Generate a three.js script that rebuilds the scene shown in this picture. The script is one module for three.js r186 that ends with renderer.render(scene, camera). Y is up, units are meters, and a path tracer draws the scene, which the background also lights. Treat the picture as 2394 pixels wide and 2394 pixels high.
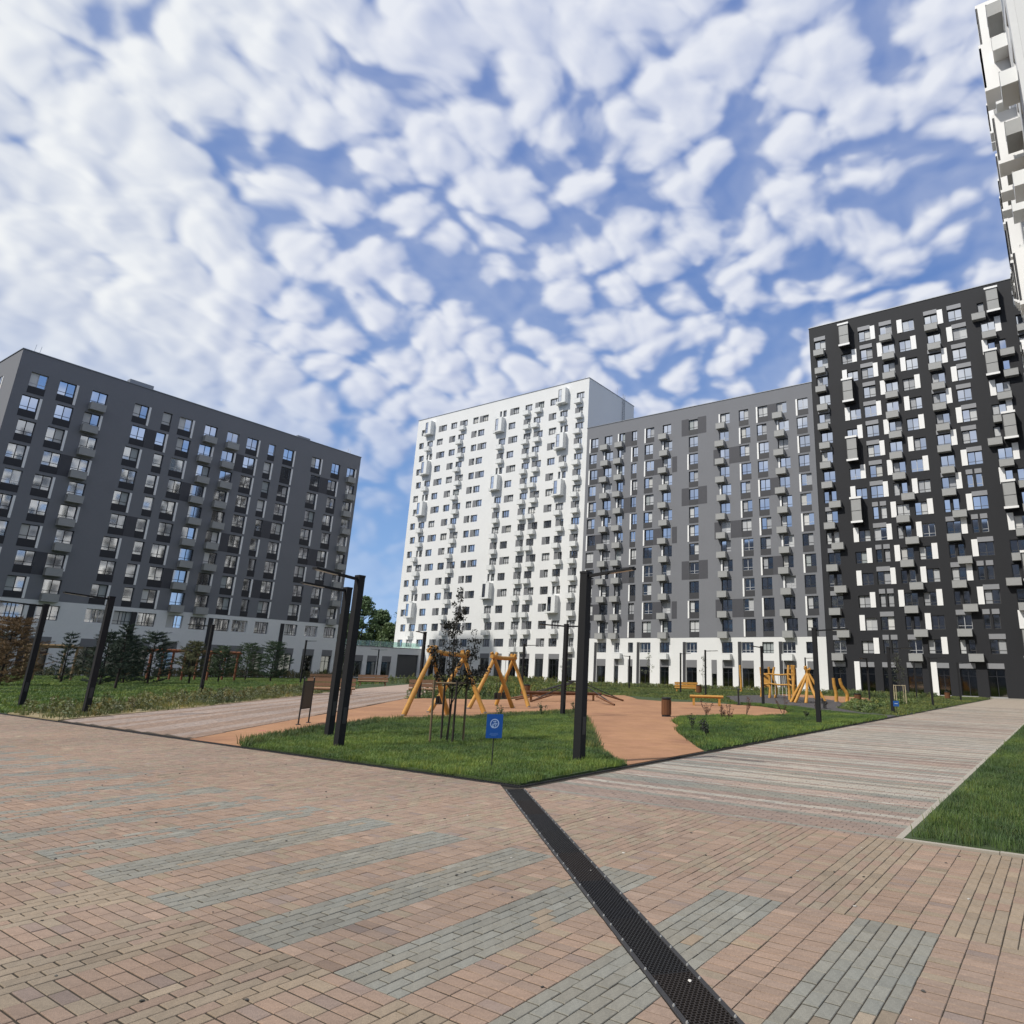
import * as THREE from 'three';
import { mergeGeometries } from 'three/addons/utils/BufferGeometryUtils.js';

// ---------------------------------------------------------------- camera, sky, sun, exposure
const scene = new THREE.Scene();
const renderer = new THREE.WebGLRenderer({ antialias: true });
renderer.toneMapping = THREE.LinearToneMapping;
renderer.toneMappingExposure = 1.2;
renderer.shadowMap.enabled = true;

const camera = new THREE.PerspectiveCamera(2 * Math.atan(1132 / 1575) * 180 / Math.PI, 1, 0.1, 1500);
camera.setViewOffset(2909, 2264, 0, 0, 2394, 2394);   // the square is the left part of a wider frame
{
  // orthonormal view axes: +X runs along the path to the right, -Z towards the long left-hand block
  const ray = (x, y) => new THREE.Vector3((x - 1454.5) / 1575, -(y - 1132) / 1575, -1).normalize();
  const ax = ray(2491.9, 1601.5), aa = ray(-1110, 1513.1), ay = aa.clone().cross(ax).normalize();
  if (ay.y < 0) ay.negate();
  const az = ax.clone().cross(ay);
  const m = new THREE.Matrix4().set(ax.x, ax.y, ax.z, 0, ay.x, ay.y, ay.z, 0, az.x, az.y, az.z, 0, 0, 0, 0, 1);
  camera.quaternion.setFromRotationMatrix(m);
  camera.position.set(0, 1.8, 0);
}

const SUN = new THREE.Vector3(-1, 1.2, -0.45).normalize();
const sun = new THREE.DirectionalLight(new THREE.Color(1.0, 0.955, 0.88), 3.35);
sun.position.copy(SUN).multiplyScalar(200).add(new THREE.Vector3(40, 0, -40));
sun.target.position.set(40, 0, -40);
sun.castShadow = true;
sun.shadow.radius = 4;                                  // the sun stands behind a thin veil
sun.shadow.mapSize.set(4096, 4096);
Object.assign(sun.shadow.camera, { left: -160, right: 160, top: 160, bottom: -160, near: 1, far: 500 });
scene.add(sun, sun.target);

// seeded randomness and noise
let seed = 7;
const rnd = () => { seed = (seed + 0x6D2B79F5) | 0; let t = Math.imul(seed ^ (seed >>> 15), 1 | seed); t = (t + Math.imul(t ^ (t >>> 7), 61 | t)) ^ t; return ((t ^ (t >>> 14)) >>> 0) / 4294967296; };
const rr = (a, b) => a + (b - a) * rnd();
const pick = (a) => a[Math.floor(rnd() * a.length)];
const hash2 = (x, y) => { let h = Math.imul(x, 374761393) + Math.imul(y, 668265263); h = Math.imul(h ^ (h >>> 13), 1274126177); return ((h ^ (h >>> 16)) >>> 0) / 4294967296; };
const sm = (a, b, x) => { const t = Math.min(1, Math.max(0, (x - a) / (b - a))); return t * t * (3 - 2 * t); };
function vnoise(x, y) {
  const ix = Math.floor(x), iy = Math.floor(y), fx = x - ix, fy = y - iy, u = fx * fx * fx * (fx * (fx * 6 - 15) + 10), v = fy * fy * fy * (fy * (fy * 6 - 15) + 10);
  const a = hash2(ix, iy), b = hash2(ix + 1, iy), c = hash2(ix, iy + 1), d = hash2(ix + 1, iy + 1);
  return a + (b - a) * u + (c - a) * v + (a - b - c + d) * u * v;
}
function fbm(x, y, n) { let s = 0, a = 0.5, t = 0; for (let i = 0; i < n; i++) { s += a * vnoise(x, y); t += a; a *= 0.5; const nx = x * 1.62 - y * 1.22 + 17.3; y = x * 1.22 + y * 1.62 + 5.7; x = nx; } return s / t; }
function cells(x, y) {                                 // distance to the nearest cell point, 0..~1
  const ix = Math.floor(x), iy = Math.floor(y); let best = 9;
  for (let j = -1; j <= 1; j++) for (let i = -1; i <= 1; i++) {
    const cx = ix + i, cy = iy + j, dx = cx + 0.15 + 0.7 * hash2(cx, cy) - x, dy = cy + 0.15 + 0.7 * hash2(cx + 91, cy - 37) - y, d = dx * dx + dy * dy;
    if (d < best) best = d;
  }
  return Math.sqrt(best);
}

// the sky: a sheet of small cloud puffs, closed on the left and behind, broken on the right
{
  const W = 2048, Hh = 2048, data = new Float32Array(W * Hh * 4);
  const dens = (px, pz) => {
    const wx = px + 0.06 * (fbm(px * 9 + 3, pz * 9, 3) - 0.5), wz = pz + 0.06 * (fbm(px * 9 - 8, pz * 9 + 4, 3) - 0.5);
    const c1 = 1 - cells(wx * 12.5, wz * 12.5), c2 = 1 - cells(wx * 27 + 4.3, wz * 27 + 9.1);
    return 0.44 * c1 + 0.15 * c2 + 0.46 * (fbm(wx * 2.6 + 21.4, wz * 2.6 + 3.1, 3) - 0.27) + 0.36 * (fbm(wx * 17 + 11, wz * 17 + 2, 5) - 0.2);
  };
  for (let row = 0; row < Hh; row++) {
    const up = ((row + 0.5) / Hh - 0.5) * Math.PI, y = Math.sin(up), cu = Math.cos(up);
    for (let col = 0; col < W; col++) {
      const az = ((col + 0.5) / W - 0.5) * 2 * Math.PI, x = Math.cos(az) * cu, z = Math.sin(az) * cu;
      let r, g, b;
      if (y < 0) { const k = sm(0, -0.08, y); r = 0.45 - 0.2 * k; g = 0.55 - 0.28 * k; b = 0.72 - 0.47 * k; }
      else {
        const e = Math.pow(1 - y, 2.6);                // paler towards the horizon
        r = 0.040 + 0.26 * e; g = 0.125 + 0.36 * e; b = 0.39 + 0.36 * e;
        const k = 2 * Math.pow(Math.tan(Math.acos(Math.min(1, y)) / 2), 1.3) / Math.max(1e-4, cu), px = x * k, pz = z * k;   // puffs keep their thickness towards the horizon
        const side = pz + 1.85 * px + 0.35 * (fbm(px * 2.4 + 8, pz * 2.4, 3) - 0.5);
        const tilt = side / (0.2 + Math.hypot(px, pz));
        const cover = 0.165 * sm(0.14, -0.14, tilt);
        const d = dens(px, pz) + cover, th = 0.395;
        let a = sm(th - 0.07, th + 0.19, d);
        const thin = 0.34 * sm(0.40, 0.70, fbm(px * 1.3 - 5, pz * 1.3 + 2, 4));   // high veil between the puffs
        a = Math.max(a, thin) * (0.22 + 0.78 * sm(0.16, 0.42, y)) * sm(0.0, 0.12, y);
        const d2 = dens(px + SUN.x * 0.022, pz + SUN.z * 0.022) + cover;
        const lit = Math.min(1, Math.max(0, 0.54 + (d - d2) * 2.8 + (d - th) * 0.7 - 1.3 * Math.max(0, d - th - 0.20)));
        const warm = sm(0.2, -0.3, tilt);
        const cr = 0.33 + 0.33 * lit + 0.07 * warm, cg = 0.39 + 0.295 * lit + 0.065 * warm, cb = 0.57 + 0.18 * lit + 0.02 * warm;
        r += (cr - r) * a; g += (cg - g) * a; b += (cb - b) * a;
      }
      const o = (row * W + col) * 4; data[o] = r; data[o + 1] = g; data[o + 2] = b; data[o + 3] = 1;
    }
  }
  const sky = new THREE.DataTexture(data, W, Hh, THREE.RGBAFormat, THREE.FloatType);
  sky.mapping = THREE.EquirectangularReflectionMapping; sky.magFilter = THREE.LinearFilter; sky.minFilter = THREE.LinearFilter;
  sky.wrapS = THREE.RepeatWrapping; sky.needsUpdate = true;
  scene.background = sky; scene.environment = sky;
}

// ---------------------------------------------------------------- helpers
const lin = (r, g, b) => new THREE.Color().setRGB(r, g, b);
const M4 = THREE.Matrix4, V3 = THREE.Vector3;
const counts = {};
const numbered = (n) => { counts[n] = (counts[n] ?? -1) + 1; return counts[n] ? n + '_' + String(counts[n]).padStart(3, '0') : n; };
function thing(name, label, category, pos = [0, 0, 0], turn = 0, group) {
  const o = new THREE.Group(); o.name = numbered(name); o.position.set(...pos); o.rotation.y = turn;
  o.userData = { label, category }; if (group) o.userData.group = group;
  scene.add(o); return o;
}
function part(parent, name, geo, mat, pos, rot) {
  const o = new THREE.Mesh(geo, mat); o.name = name; o.castShadow = o.receiveShadow = true;
  if (pos) o.position.set(...pos); if (rot) o.rotation.set(...rot);
  parent.add(o); return o;
}
function structure(name, geo, mat, y = 0) {
  const o = new THREE.Mesh(geo, mat); o.name = numbered(name); o.position.y = y; o.castShadow = o.receiveShadow = true; o.userData.kind = 'structure'; scene.add(o); return o;
}
function copyOf(root, pos, turn, label, group) {
  const r = root.clone(); r.userData = { ...root.userData }; r.name = numbered(root.name.replace(/_\d{3}$/, '')); r.position.set(...pos); r.rotation.y = turn; if (label) r.userData.label = label; if (group) r.userData.group = group;
  scene.add(r); return r;
}
const bx = (w, h, d, x = 0, y = 0, z = 0) => new THREE.BoxGeometry(w, h, d).translate(x, y, z);
const box01 = (x0, x1, y0, y1, z0, z1) => bx(x1 - x0, y1 - y0, z1 - z0, (x0 + x1) / 2, (y0 + y1) / 2, (z0 + z1) / 2);
const merge = (a) => mergeGeometries(a.map((g) => (g.index ? g.toNonIndexed() : g)));
function rod(a, b, r0, r1 = r0, n = 8) {                // tapered round bar between two points
  const A = new V3(...a), B = new V3(...b), L = A.distanceTo(B), g = new THREE.CylinderGeometry(r1, r0, L, n);
  g.applyQuaternion(new THREE.Quaternion().setFromUnitVectors(new V3(0, 1, 0), B.clone().sub(A).normalize())); const c = A.clone().add(B).multiplyScalar(0.5);
  return g.translate(c.x, c.y, c.z);
}
function wavy(pts, r0, r1 = r0, n = 9) {                // a log that bends through several points
  const c = new THREE.CatmullRomCurve3(pts.map((p) => new V3(...p))), seg = pts.length * 4, g = new THREE.TubeGeometry(c, seg, 1, n, false), P = g.attributes.position, ctr = new V3(), v = new V3();
  for (let i = 0; i <= seg; i++) { c.getPointAt(i / seg, ctr); const k = (r0 + (r1 - r0) * i / seg) * (1 + 0.05 * Math.sin(i * 2.1)); for (let j = 0; j <= n; j++) { const q = i * (n + 1) + j; v.fromBufferAttribute(P, q).sub(ctr).multiplyScalar(k).add(ctr); P.setXYZ(q, v.x, v.y, v.z); } }
  g.computeVertexNormals();
  const caps = [0, 1].map((t) => { const p = c.getPointAt(t), d = c.getTangentAt(t).multiplyScalar(t ? 1 : -1); const k = new THREE.CircleGeometry(t ? r1 * 0.98 : r0 * 0.98, n); k.applyQuaternion(new THREE.Quaternion().setFromUnitVectors(new V3(0, 0, 1), d)); return k.translate(p.x, p.y, p.z); });
  return merge([g, ...caps]);
}
const poly = (pts) => new THREE.Shape(pts.map(([x, z]) => new THREE.Vector2(x, -z)));
function sheet(pts, thick = 0) {                        // ground sheet from (x, z) points, uv in metres, top at y = 0
  if (thick) { const g = new THREE.ExtrudeGeometry(poly(pts), { depth: thick, bevelEnabled: false, curveSegments: 4 }); return g.rotateX(-Math.PI / 2).translate(0, -thick, 0); }
  return new THREE.ShapeGeometry(poly(pts)).rotateX(-Math.PI / 2);
}
const inside = (pts, x, z) => { let c = false; for (let i = 0, j = pts.length - 1; i < pts.length; j = i++) { const [xi, zi] = pts[i], [xj, zj] = pts[j]; if ((zi > z) !== (zj > z) && x < (xj - xi) * (z - zi) / (zj - zi) + xi) c = !c; } return c; };
function noiseTex(size, fn, rep = 1) {                  // fn(u, v) in 0..1 -> [r,g,b] 0..1 (sRGB); tiles
  const d = new Uint8Array(size * size * 4);
  for (let j = 0; j < size; j++) for (let i = 0; i < size; i++) { const c = fn(i / size, j / size, i, j), o = (j * size + i) * 4; d[o] = c[0] * 255; d[o + 1] = c[1] * 255; d[o + 2] = c[2] * 255; d[o + 3] = 255; }
  const t = new THREE.DataTexture(d, size, size); t.wrapS = t.wrapT = THREE.RepeatWrapping; t.magFilter = THREE.LinearFilter; t.minFilter = THREE.LinearMipmapLinearFilter; t.generateMipmaps = true; t.repeat.set(rep, rep); t.colorSpace = THREE.SRGBColorSpace; t.needsUpdate = true; return t;
}
const tile = (f, u, v, n) => { const a = f(u * n, v * n), b = f((u - 1) * n, v * n), c = f(u * n, (v - 1) * n), d = f((u - 1) * n, (v - 1) * n); return a * (1 - u) * (1 - v) + b * u * (1 - v) + c * (1 - u) * v + d * u * v; };
const mat = (c, rough = 0.8, o = {}) => new THREE.MeshStandardMaterial({ color: c, roughness: rough, ...o });

// mottled plaster, grain and soil maps (colour factors around white)
const plasterTex = noiseTex(512, (u, v) => { const a = tile((x, y) => fbm(x, y, 4), u, v, 6), b = tile((x, y) => fbm(x + 30, y, 3), u, v, 60); const k = 0.95 + 0.035 * a + 0.03 * (b - 0.5); return [k, k, k]; }, 1 / 12);
const grainTex = noiseTex(512, (u, v, i, j) => { const a = tile((x, y) => fbm(x, y, 3), u, v, 5), n = hash2(i, j); const k = 0.80 + 0.08 * a + 0.22 * (n - 0.4); return [k, k, k].map((q) => Math.min(1, q)); }, 0.8);
const grainBump = noiseTex(256, (u, v, i, j) => { const n = 0.5 * hash2(i, j) + 0.5 * hash2(i >> 1, j >> 1); return [n, n, n]; }, 1.2); grainBump.colorSpace = THREE.NoColorSpace;
const woodTex = noiseTex(256, (u, v) => { const a = tile((x, y) => fbm(x * 5, y * 0.6, 4), u, v, 6), b = tile((x, y) => fbm(x, y, 2), u, v, 3); const k = 0.68 + 0.24 * a + 0.12 * b; return [k, k * 0.98, k * 0.94]; }, 1);
const soilTex = noiseTex(512, (u, v, i, j) => { const a = tile((x, y) => fbm(x, y, 4), u, v, 9), n = hash2(i, j); const k = 0.55 + 0.3 * a + 0.2 * (n - 0.5); return [k, k, k * 0.95]; }, 0.25);

const MAT = {
  whiteWall: mat(lin(0.755, 0.76, 0.75), 0.85, { map: plasterTex }),
  greyWall: mat(lin(0.188, 0.194, 0.212), 0.8, { map: plasterTex }),
  blackWall: mat(lin(0.0108, 0.0118, 0.0155), 0.75, { map: plasterTex }),
  darkPanel: mat(lin(0.066, 0.067, 0.078), 0.7, { map: plasterTex }),
  inkPanel: mat(lin(0.018, 0.019, 0.024), 0.6),
  coalPanel: mat(lin(0.036, 0.037, 0.042), 0.6),
  midPanel: mat(lin(0.17, 0.172, 0.18), 0.6),
  headPanel: mat(lin(0.24, 0.245, 0.26), 0.55),
  whitePanel: mat(lin(0.80, 0.80, 0.79), 0.6),
  balcGrey: mat(lin(0.34, 0.345, 0.34), 0.6, { map: plasterTex }),
  balcWhite: mat(lin(0.70, 0.71, 0.70), 0.6),
  frameDark: mat(lin(0.018, 0.020, 0.026), 0.45),
  frameGrey: mat(lin(0.06, 0.06, 0.06), 0.5),
  frameWhite: mat(lin(0.45, 0.46, 0.47), 0.5),
  roofMetal: mat(lin(0.25, 0.26, 0.27), 0.4, { metalness: 0.6 }),
  post: mat(lin(0.0035, 0.004, 0.006), 0.8),
  blackMetal: mat(lin(0.02, 0.02, 0.022), 0.5),
  galvanised: mat(lin(0.45, 0.46, 0.47), 0.35, { metalness: 0.8 }),
  log: mat(lin(0.66, 0.35, 0.075), 0.65, { map: woodTex }),
  logDark: mat(lin(0.40, 0.20, 0.08), 0.7, { map: woodTex }),
  benchWood: mat(lin(0.42, 0.25, 0.16), 0.7, { map: woodTex }),
  binWood: mat(lin(0.20, 0.085, 0.035), 0.65, { map: woodTex }),
  bark: mat(lin(0.030, 0.024, 0.020), 0.95),
  stake: mat(lin(0.22, 0.17, 0.11), 0.9, { map: woodTex }),
};
const glass = [[0.76, 0.77, 0.79], [0.68, 0.70, 0.73], [0.82, 0.83, 0.84], [0.60, 0.62, 0.65]].map((c) => mat(lin(...c), 0.04, { metalness: 1 }));
const palePane = [mat(lin(0.46, 0.47, 0.48), 0.12), mat(lin(0.36, 0.37, 0.385), 0.12), mat(lin(0.54, 0.55, 0.55), 0.15)];   // blinds and net curtains close behind the glass
const panesAll = [...glass, ...glass, ...palePane];                // one mix for every storey; what they mirror makes the difference
const glassDark = [[0.25, 0.26, 0.25], [0.17, 0.175, 0.17], [0.32, 0.33, 0.32]].map((c) => mat(lin(...c), 0.05, { metalness: 1 }));
const curtain = [mat(lin(0.50, 0.50, 0.48), 0.25), mat(lin(0.34, 0.37, 0.37), 0.25), mat(lin(0.62, 0.62, 0.60), 0.3)];

// ---------------------------------------------------------------- buildings
// A building is a group at its base; local +X runs along the facade to the viewer's right, +Z points out of the facade.
const frameCache = new Map(), paneCache = new Map(), boxCache = new Map();
const boxGeo = (w, h, d) => { const k = [w, h, d].map((x) => x.toFixed(3)).join(); if (!boxCache.has(k)) boxCache.set(k, new THREE.BoxGeometry(w, h, d)); return boxCache.get(k); };
function frameGeo(w, h, n, tr, t = 0.075) {
  const k = [w.toFixed(2), h.toFixed(2), n, tr, t].join();
  if (!frameCache.has(k)) {
    const a = [box01(0, w, 0, t, -0.06, 0.03), box01(0, w, h - t, h, -0.06, 0.03), box01(0, t, t, h - t, -0.06, 0.03), box01(w - t, w, t, h - t, -0.06, 0.03)];
    for (let i = 1; i < n; i++) a.push(box01(w * i / n - t * 0.55, w * i / n + t * 0.55, t, h - t, -0.05, 0.025));
    if (tr) a.push(box01(t, w - t, tr - t * 0.4, tr + t * 0.4, -0.045, 0.02));
    frameCache.set(k, merge(a));
  }
  return frameCache.get(k);
}
class Facade {
  constructor(group, W, H, D, v0 = 0) { Object.assign(this, { group, W, H, D, v0, holes: [] }); }
  window(u0, u1, v0, v1, { n = 2, tr = 0, frame = MAT.frameDark, panes = glass, panesN, depth = 0.27, curtains = 0, name = 'window', t } = {}) {
    const w = u1 - u0, h = v1 - v0;
    this.holes.push([u0, u1, v0, v1]);
    const f = part(this.group, name, frameGeo(w, h, n, tr, t), frame, [u0, v0, -depth]);
    const k = panesN ?? n, pw = w / k;
    for (let i = 0; i < k; i++) {
      const m = rnd() < curtains ? pick(curtain) : pick(panes);
      const p = part(f, 'pane', boxGeo(pw - 0.1, h - 0.1, 0.012), m, [pw * (i + 0.5), h / 2, -0.012]);
      p.rotation.set((rnd() - 0.5) * 0.012, (rnd() - 0.5) * 0.012, 0);
    }
    return f;
  }
  panel(name, u0, u1, v0, v1, m, out = 0.02) { return part(this.group, name, boxGeo(u1 - u0, v1 - v0, out + 0.01), m, [(u0 + u1) / 2, (v0 + v1) / 2, (out - 0.01) / 2]); }
  balcony(u0, u1, v0, v1, m, depth = 0.8, ribs = false) {
    const k = ['b', u1 - u0, v1 - v0, depth, ribs].map(String).join();
    if (!boxCache.has(k)) {
      const w = u1 - u0, h = v1 - v0, a = [box01(0, w, 0, 0.05, 0.002, depth - 0.04), box01(0, w, 0, h, depth - 0.04, depth), box01(0, 0.04, 0.05, h, 0.002, depth - 0.04), box01(w - 0.04, w, 0.05, h, 0.002, depth - 0.04), box01(-0.02, w + 0.02, h, h + 0.03, depth - 0.06, depth + 0.015)];
      if (ribs) for (let i = 1; i < 6; i++) a.push(box01(w * i / 6 - 0.012, w * i / 6 + 0.012, 0.03, h - 0.03, depth, depth + 0.02));
      boxCache.set(k, merge(a));
    }
    return part(this.group, 'balcony_box', boxCache.get(k), m, [u0, v0, 0]);
  }
  bay(u0, u1, v0, v1, depth, m, glassM, frameM, split = 1, trim) {       // an enclosed box that hangs on the wall, glazed in front
    const w = u1 - u0, h = v1 - v0, gw = w * split;
    const b = part(this.group, 'bay_box', merge([box01(0, w, 0, 0.25, 0.002, depth), box01(0, w, h - 0.25, h, 0.002, depth), box01(0, 0.08, 0.25, h - 0.25, 0.002, depth), box01(w - 0.08, w, 0.25, h - 0.25, 0.002, depth), box01(gw, w - 0.08, 0.25, h - 0.25, depth - 0.1, depth)].filter((g) => { g.computeBoundingBox(); const s = g.boundingBox.max.x - g.boundingBox.min.x; return s > 0.01; })), m, [u0, v0, 0]);
    const f = part(b, 'window', frameGeo(gw - 0.08, h - 0.5, 1, (h - 0.5) * 0.46, 0.06), frameM, [0.08, 0.25, depth - 0.06]);
    part(b, 'pane', boxGeo(gw - 0.2, h - 0.62, 0.012), glassM, [0.08 + (gw - 0.08) / 2, h / 2, depth - 0.08]);
    if (trim) { part(b, 'trim_strip', boxGeo(w + 0.04, 0.3, 0.05), trim, [w / 2, 0.15, depth + 0.026]); part(b, 'trim_strip', boxGeo(w + 0.04, 0.3, 0.05), trim, [w / 2, h - 0.15, depth + 0.026]); }
    return b;
  }
  wall(name, v0, v1, m) {                                          // front wall with the window openings cut out
    const s = new THREE.Shape(); s.moveTo(0, v0); s.lineTo(this.W, v0); s.lineTo(this.W, v1); s.lineTo(0, v1); s.closePath();
    for (const [a, b, c, d] of this.holes) if (c >= v0 - 1e-6 && d <= v1 + 1e-6) { const c2 = Math.max(c, v0 + 0.001); const p = new THREE.Path(); p.moveTo(a, c2); p.lineTo(a, d); p.lineTo(b, d); p.lineTo(b, c2); p.closePath(); s.holes.push(p); }
    const g = new THREE.ExtrudeGeometry(s, { depth: 0.34, bevelEnabled: false });
    return part(this.group, name, g, m, [0, 0, -0.34]);
  }
  body(m, roofOver = 0.08) {
    const { W, H, D } = this;
    part(this.group, 'rear_walls', merge([box01(0, W, 0, H - 0.3, -D, -0.345)].map((g) => g)), m);
    part(this.group, 'roof_edge', merge([box01(-roofOver, W + roofOver, H, H + 0.09, -0.45, roofOver), box01(-roofOver, W + roofOver, H, H + 0.09, -D - roofOver, -D + 0.4), box01(-roofOver, 0.4, H, H + 0.09, -D + 0.4, -0.45), box01(W - 0.4, W + roofOver, H, H + 0.09, -D + 0.4, -0.45)]), MAT.roofMetal);
    part(this.group, 'parapet', merge([box01(0, W, H - 0.3, H, -D, -D + 0.34), box01(0, 0.34, H - 0.3, H, -D + 0.342, -0.345), box01(W - 0.34, W, H - 0.3, H, -D + 0.342, -0.345)]), m);
  }
}

// --- long grey block on the left, its facade looks along +Z
{
  const g = thing('apartment_block', 'long grey apartment block on the left with white two storey base', 'building', [24.25, 0, -105]);
  const H = 39.25, F = new Facade(g, 49.85, H, 16);
  const cols = [[1.25, 3.0], [4.5, 6.3], [7.8, 9.6], [13.15, 14.95], [16.55, 17.75], [19.05, 20.85], [22.4, 24.2], [25.75, 27.55], [29.15, 30.95], [32.45, 33.6], [35.35, 37.1], [40.45, 42.2], [44.1, 45.75], [47.5, 49.1]];
  const balc = new Set([2, 6, 7, 13]), links = { 1: [3, 7], 3: [1, 5], 5: [3, 7], 7: [1, 5], 9: [4, 7], 11: [1, 5] };
  for (let r = 0; r < 9; r++) {
    const top = 36.68 - 3.15 * r, bot = top - 1.84;
    cols.forEach(([a, b], c) => {
      const strip = (r + [1, 0, 1, 0, 1, 0, 1, 1, 0, 1, 0, 0, 1, 0][c]) % 2 === 0 || c === 8 || c === 10, dx = strip ? -0.14 : 0.14, u0 = a + dx, u1 = b + dx;
      F.window(u0, u1, bot, top, { n: b - a < 1.3 ? 1 : 2, panesN: b - a < 1.3 ? 1 : 2, tr: 0.46, panes: glass, curtains: 0.12, frame: rnd() < 0.1 ? MAT.frameWhite : MAT.frameDark });
      const low = Math.max(bot - 0.92, 8.93);
      if (balc.has(c)) F.balcony(u0 - 0.05, u1 - 0.1, bot - 0.95, bot + 0.02, MAT.balcGrey, 0.75);
      else F.panel('spandrel_panel', u0, u1, low, bot - 0.004, MAT.inkPanel, 0.02);
      if (strip) F.panel('white_strip', u1 + 0.01, u1 + 0.27, balc.has(c) ? bot - 0.2 : low, top, MAT.whitePanel, 0.05);
      if (links[c]?.includes(r)) { const [a2] = cols[c + 1]; F.panel('dark_panel', u1 + (strip ? 0.28 : 0.01), a2 - 0.145, low, top + 0.02, MAT.darkPanel, 0.012); }
    });
  }
  // white base: upper windows and tall ground floor openings
  const up = [[1.2, 3.4], [4.3, 6.7], [7.9, 10.2], [13.0, 15.2], [16.1, 18.35], [18.95, 21.2], [22.6, 24.7], [25.65, 27.9], [29.0, 31.3], [31.7, 34.0], [35.2, 37.35], [40.15, 42.3], [43.7, 46.0], [47.25, 49.4]];
  up.forEach(([a, b], i) => {
    F.window(a, b, 6.55, 8.3, { n: 3, panesN: 2, tr: 0.45, panes: glass, curtains: 0.15, frame: i % 3 ? MAT.frameDark : MAT.frameWhite });
    const tall = i % 3 === 2, x0 = tall ? a - 0.1 : a + 0.15, x1 = b - 0.1;
    F.window(x0, x1, 0.15, 3.55, { n: 2, tr: 2.5, panes: glassDark, curtains: 0, name: 'shop_window' });
    F.panel('head_panel', x0, x1, 3.56, 4.55, MAT.midPanel, 0.03);
    if (tall) F.panel('dark_pilaster', a - 0.78, a - 0.12, 0.0, 8.32, MAT.inkPanel, 0.03);
    if ([1, 6].includes(i)) F.balcony(a + 0.1, b - 0.1, 4.7, 5.7, MAT.balcWhite, 0.75);
  });
  F.wall('wall', 8.85, H, MAT.greyWall);
  F.wall('podium_wall', 0, 8.848, MAT.whiteWall);
  F.body(MAT.greyWall);
  // windows on the sunlit end wall (faces -X)
  for (let r = 0; r < 9; r++) { const e = part(g, 'window', frameGeo(1.5, 1.84, 2, 0.46), MAT.frameDark, [-0.03, 34.84 - 3.15 * r, -6.5], [0, -Math.PI / 2, 0]); part(e, 'pane', boxGeo(1.4, 1.74, 0.012), pick(glass), [0.75, 0.92, -0.012]); F.panel; part(g, 'white_strip', boxGeo(0.05, 2.7, 0.27), MAT.whitePanel, [-0.02, 35.2 - 3.15 * r, -4.75]); }
  // roof vents, lift cap and the two thin aerials
  part(g, 'roof_vent', box01(12.0, 15.0, 0, 0.75, -1.6, -0.6), MAT.roofMetal, [0, H + 0.09, 0]);
  part(g, 'roof_vent', box01(37.5, 39.8, 0, 0.5, -1.6, -0.6), MAT.roofMetal, [0, H + 0.09, 0]);
  for (const [u, h] of [[1.2, 1.3], [1.75, 1.25], [47.4, 1.1], [47.9, 1.0]]) part(g, 'aerial', rod([u, H, -0.7], [u + 0.1, H + h, -0.7], 0.025), MAT.galvanised);
}

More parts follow.
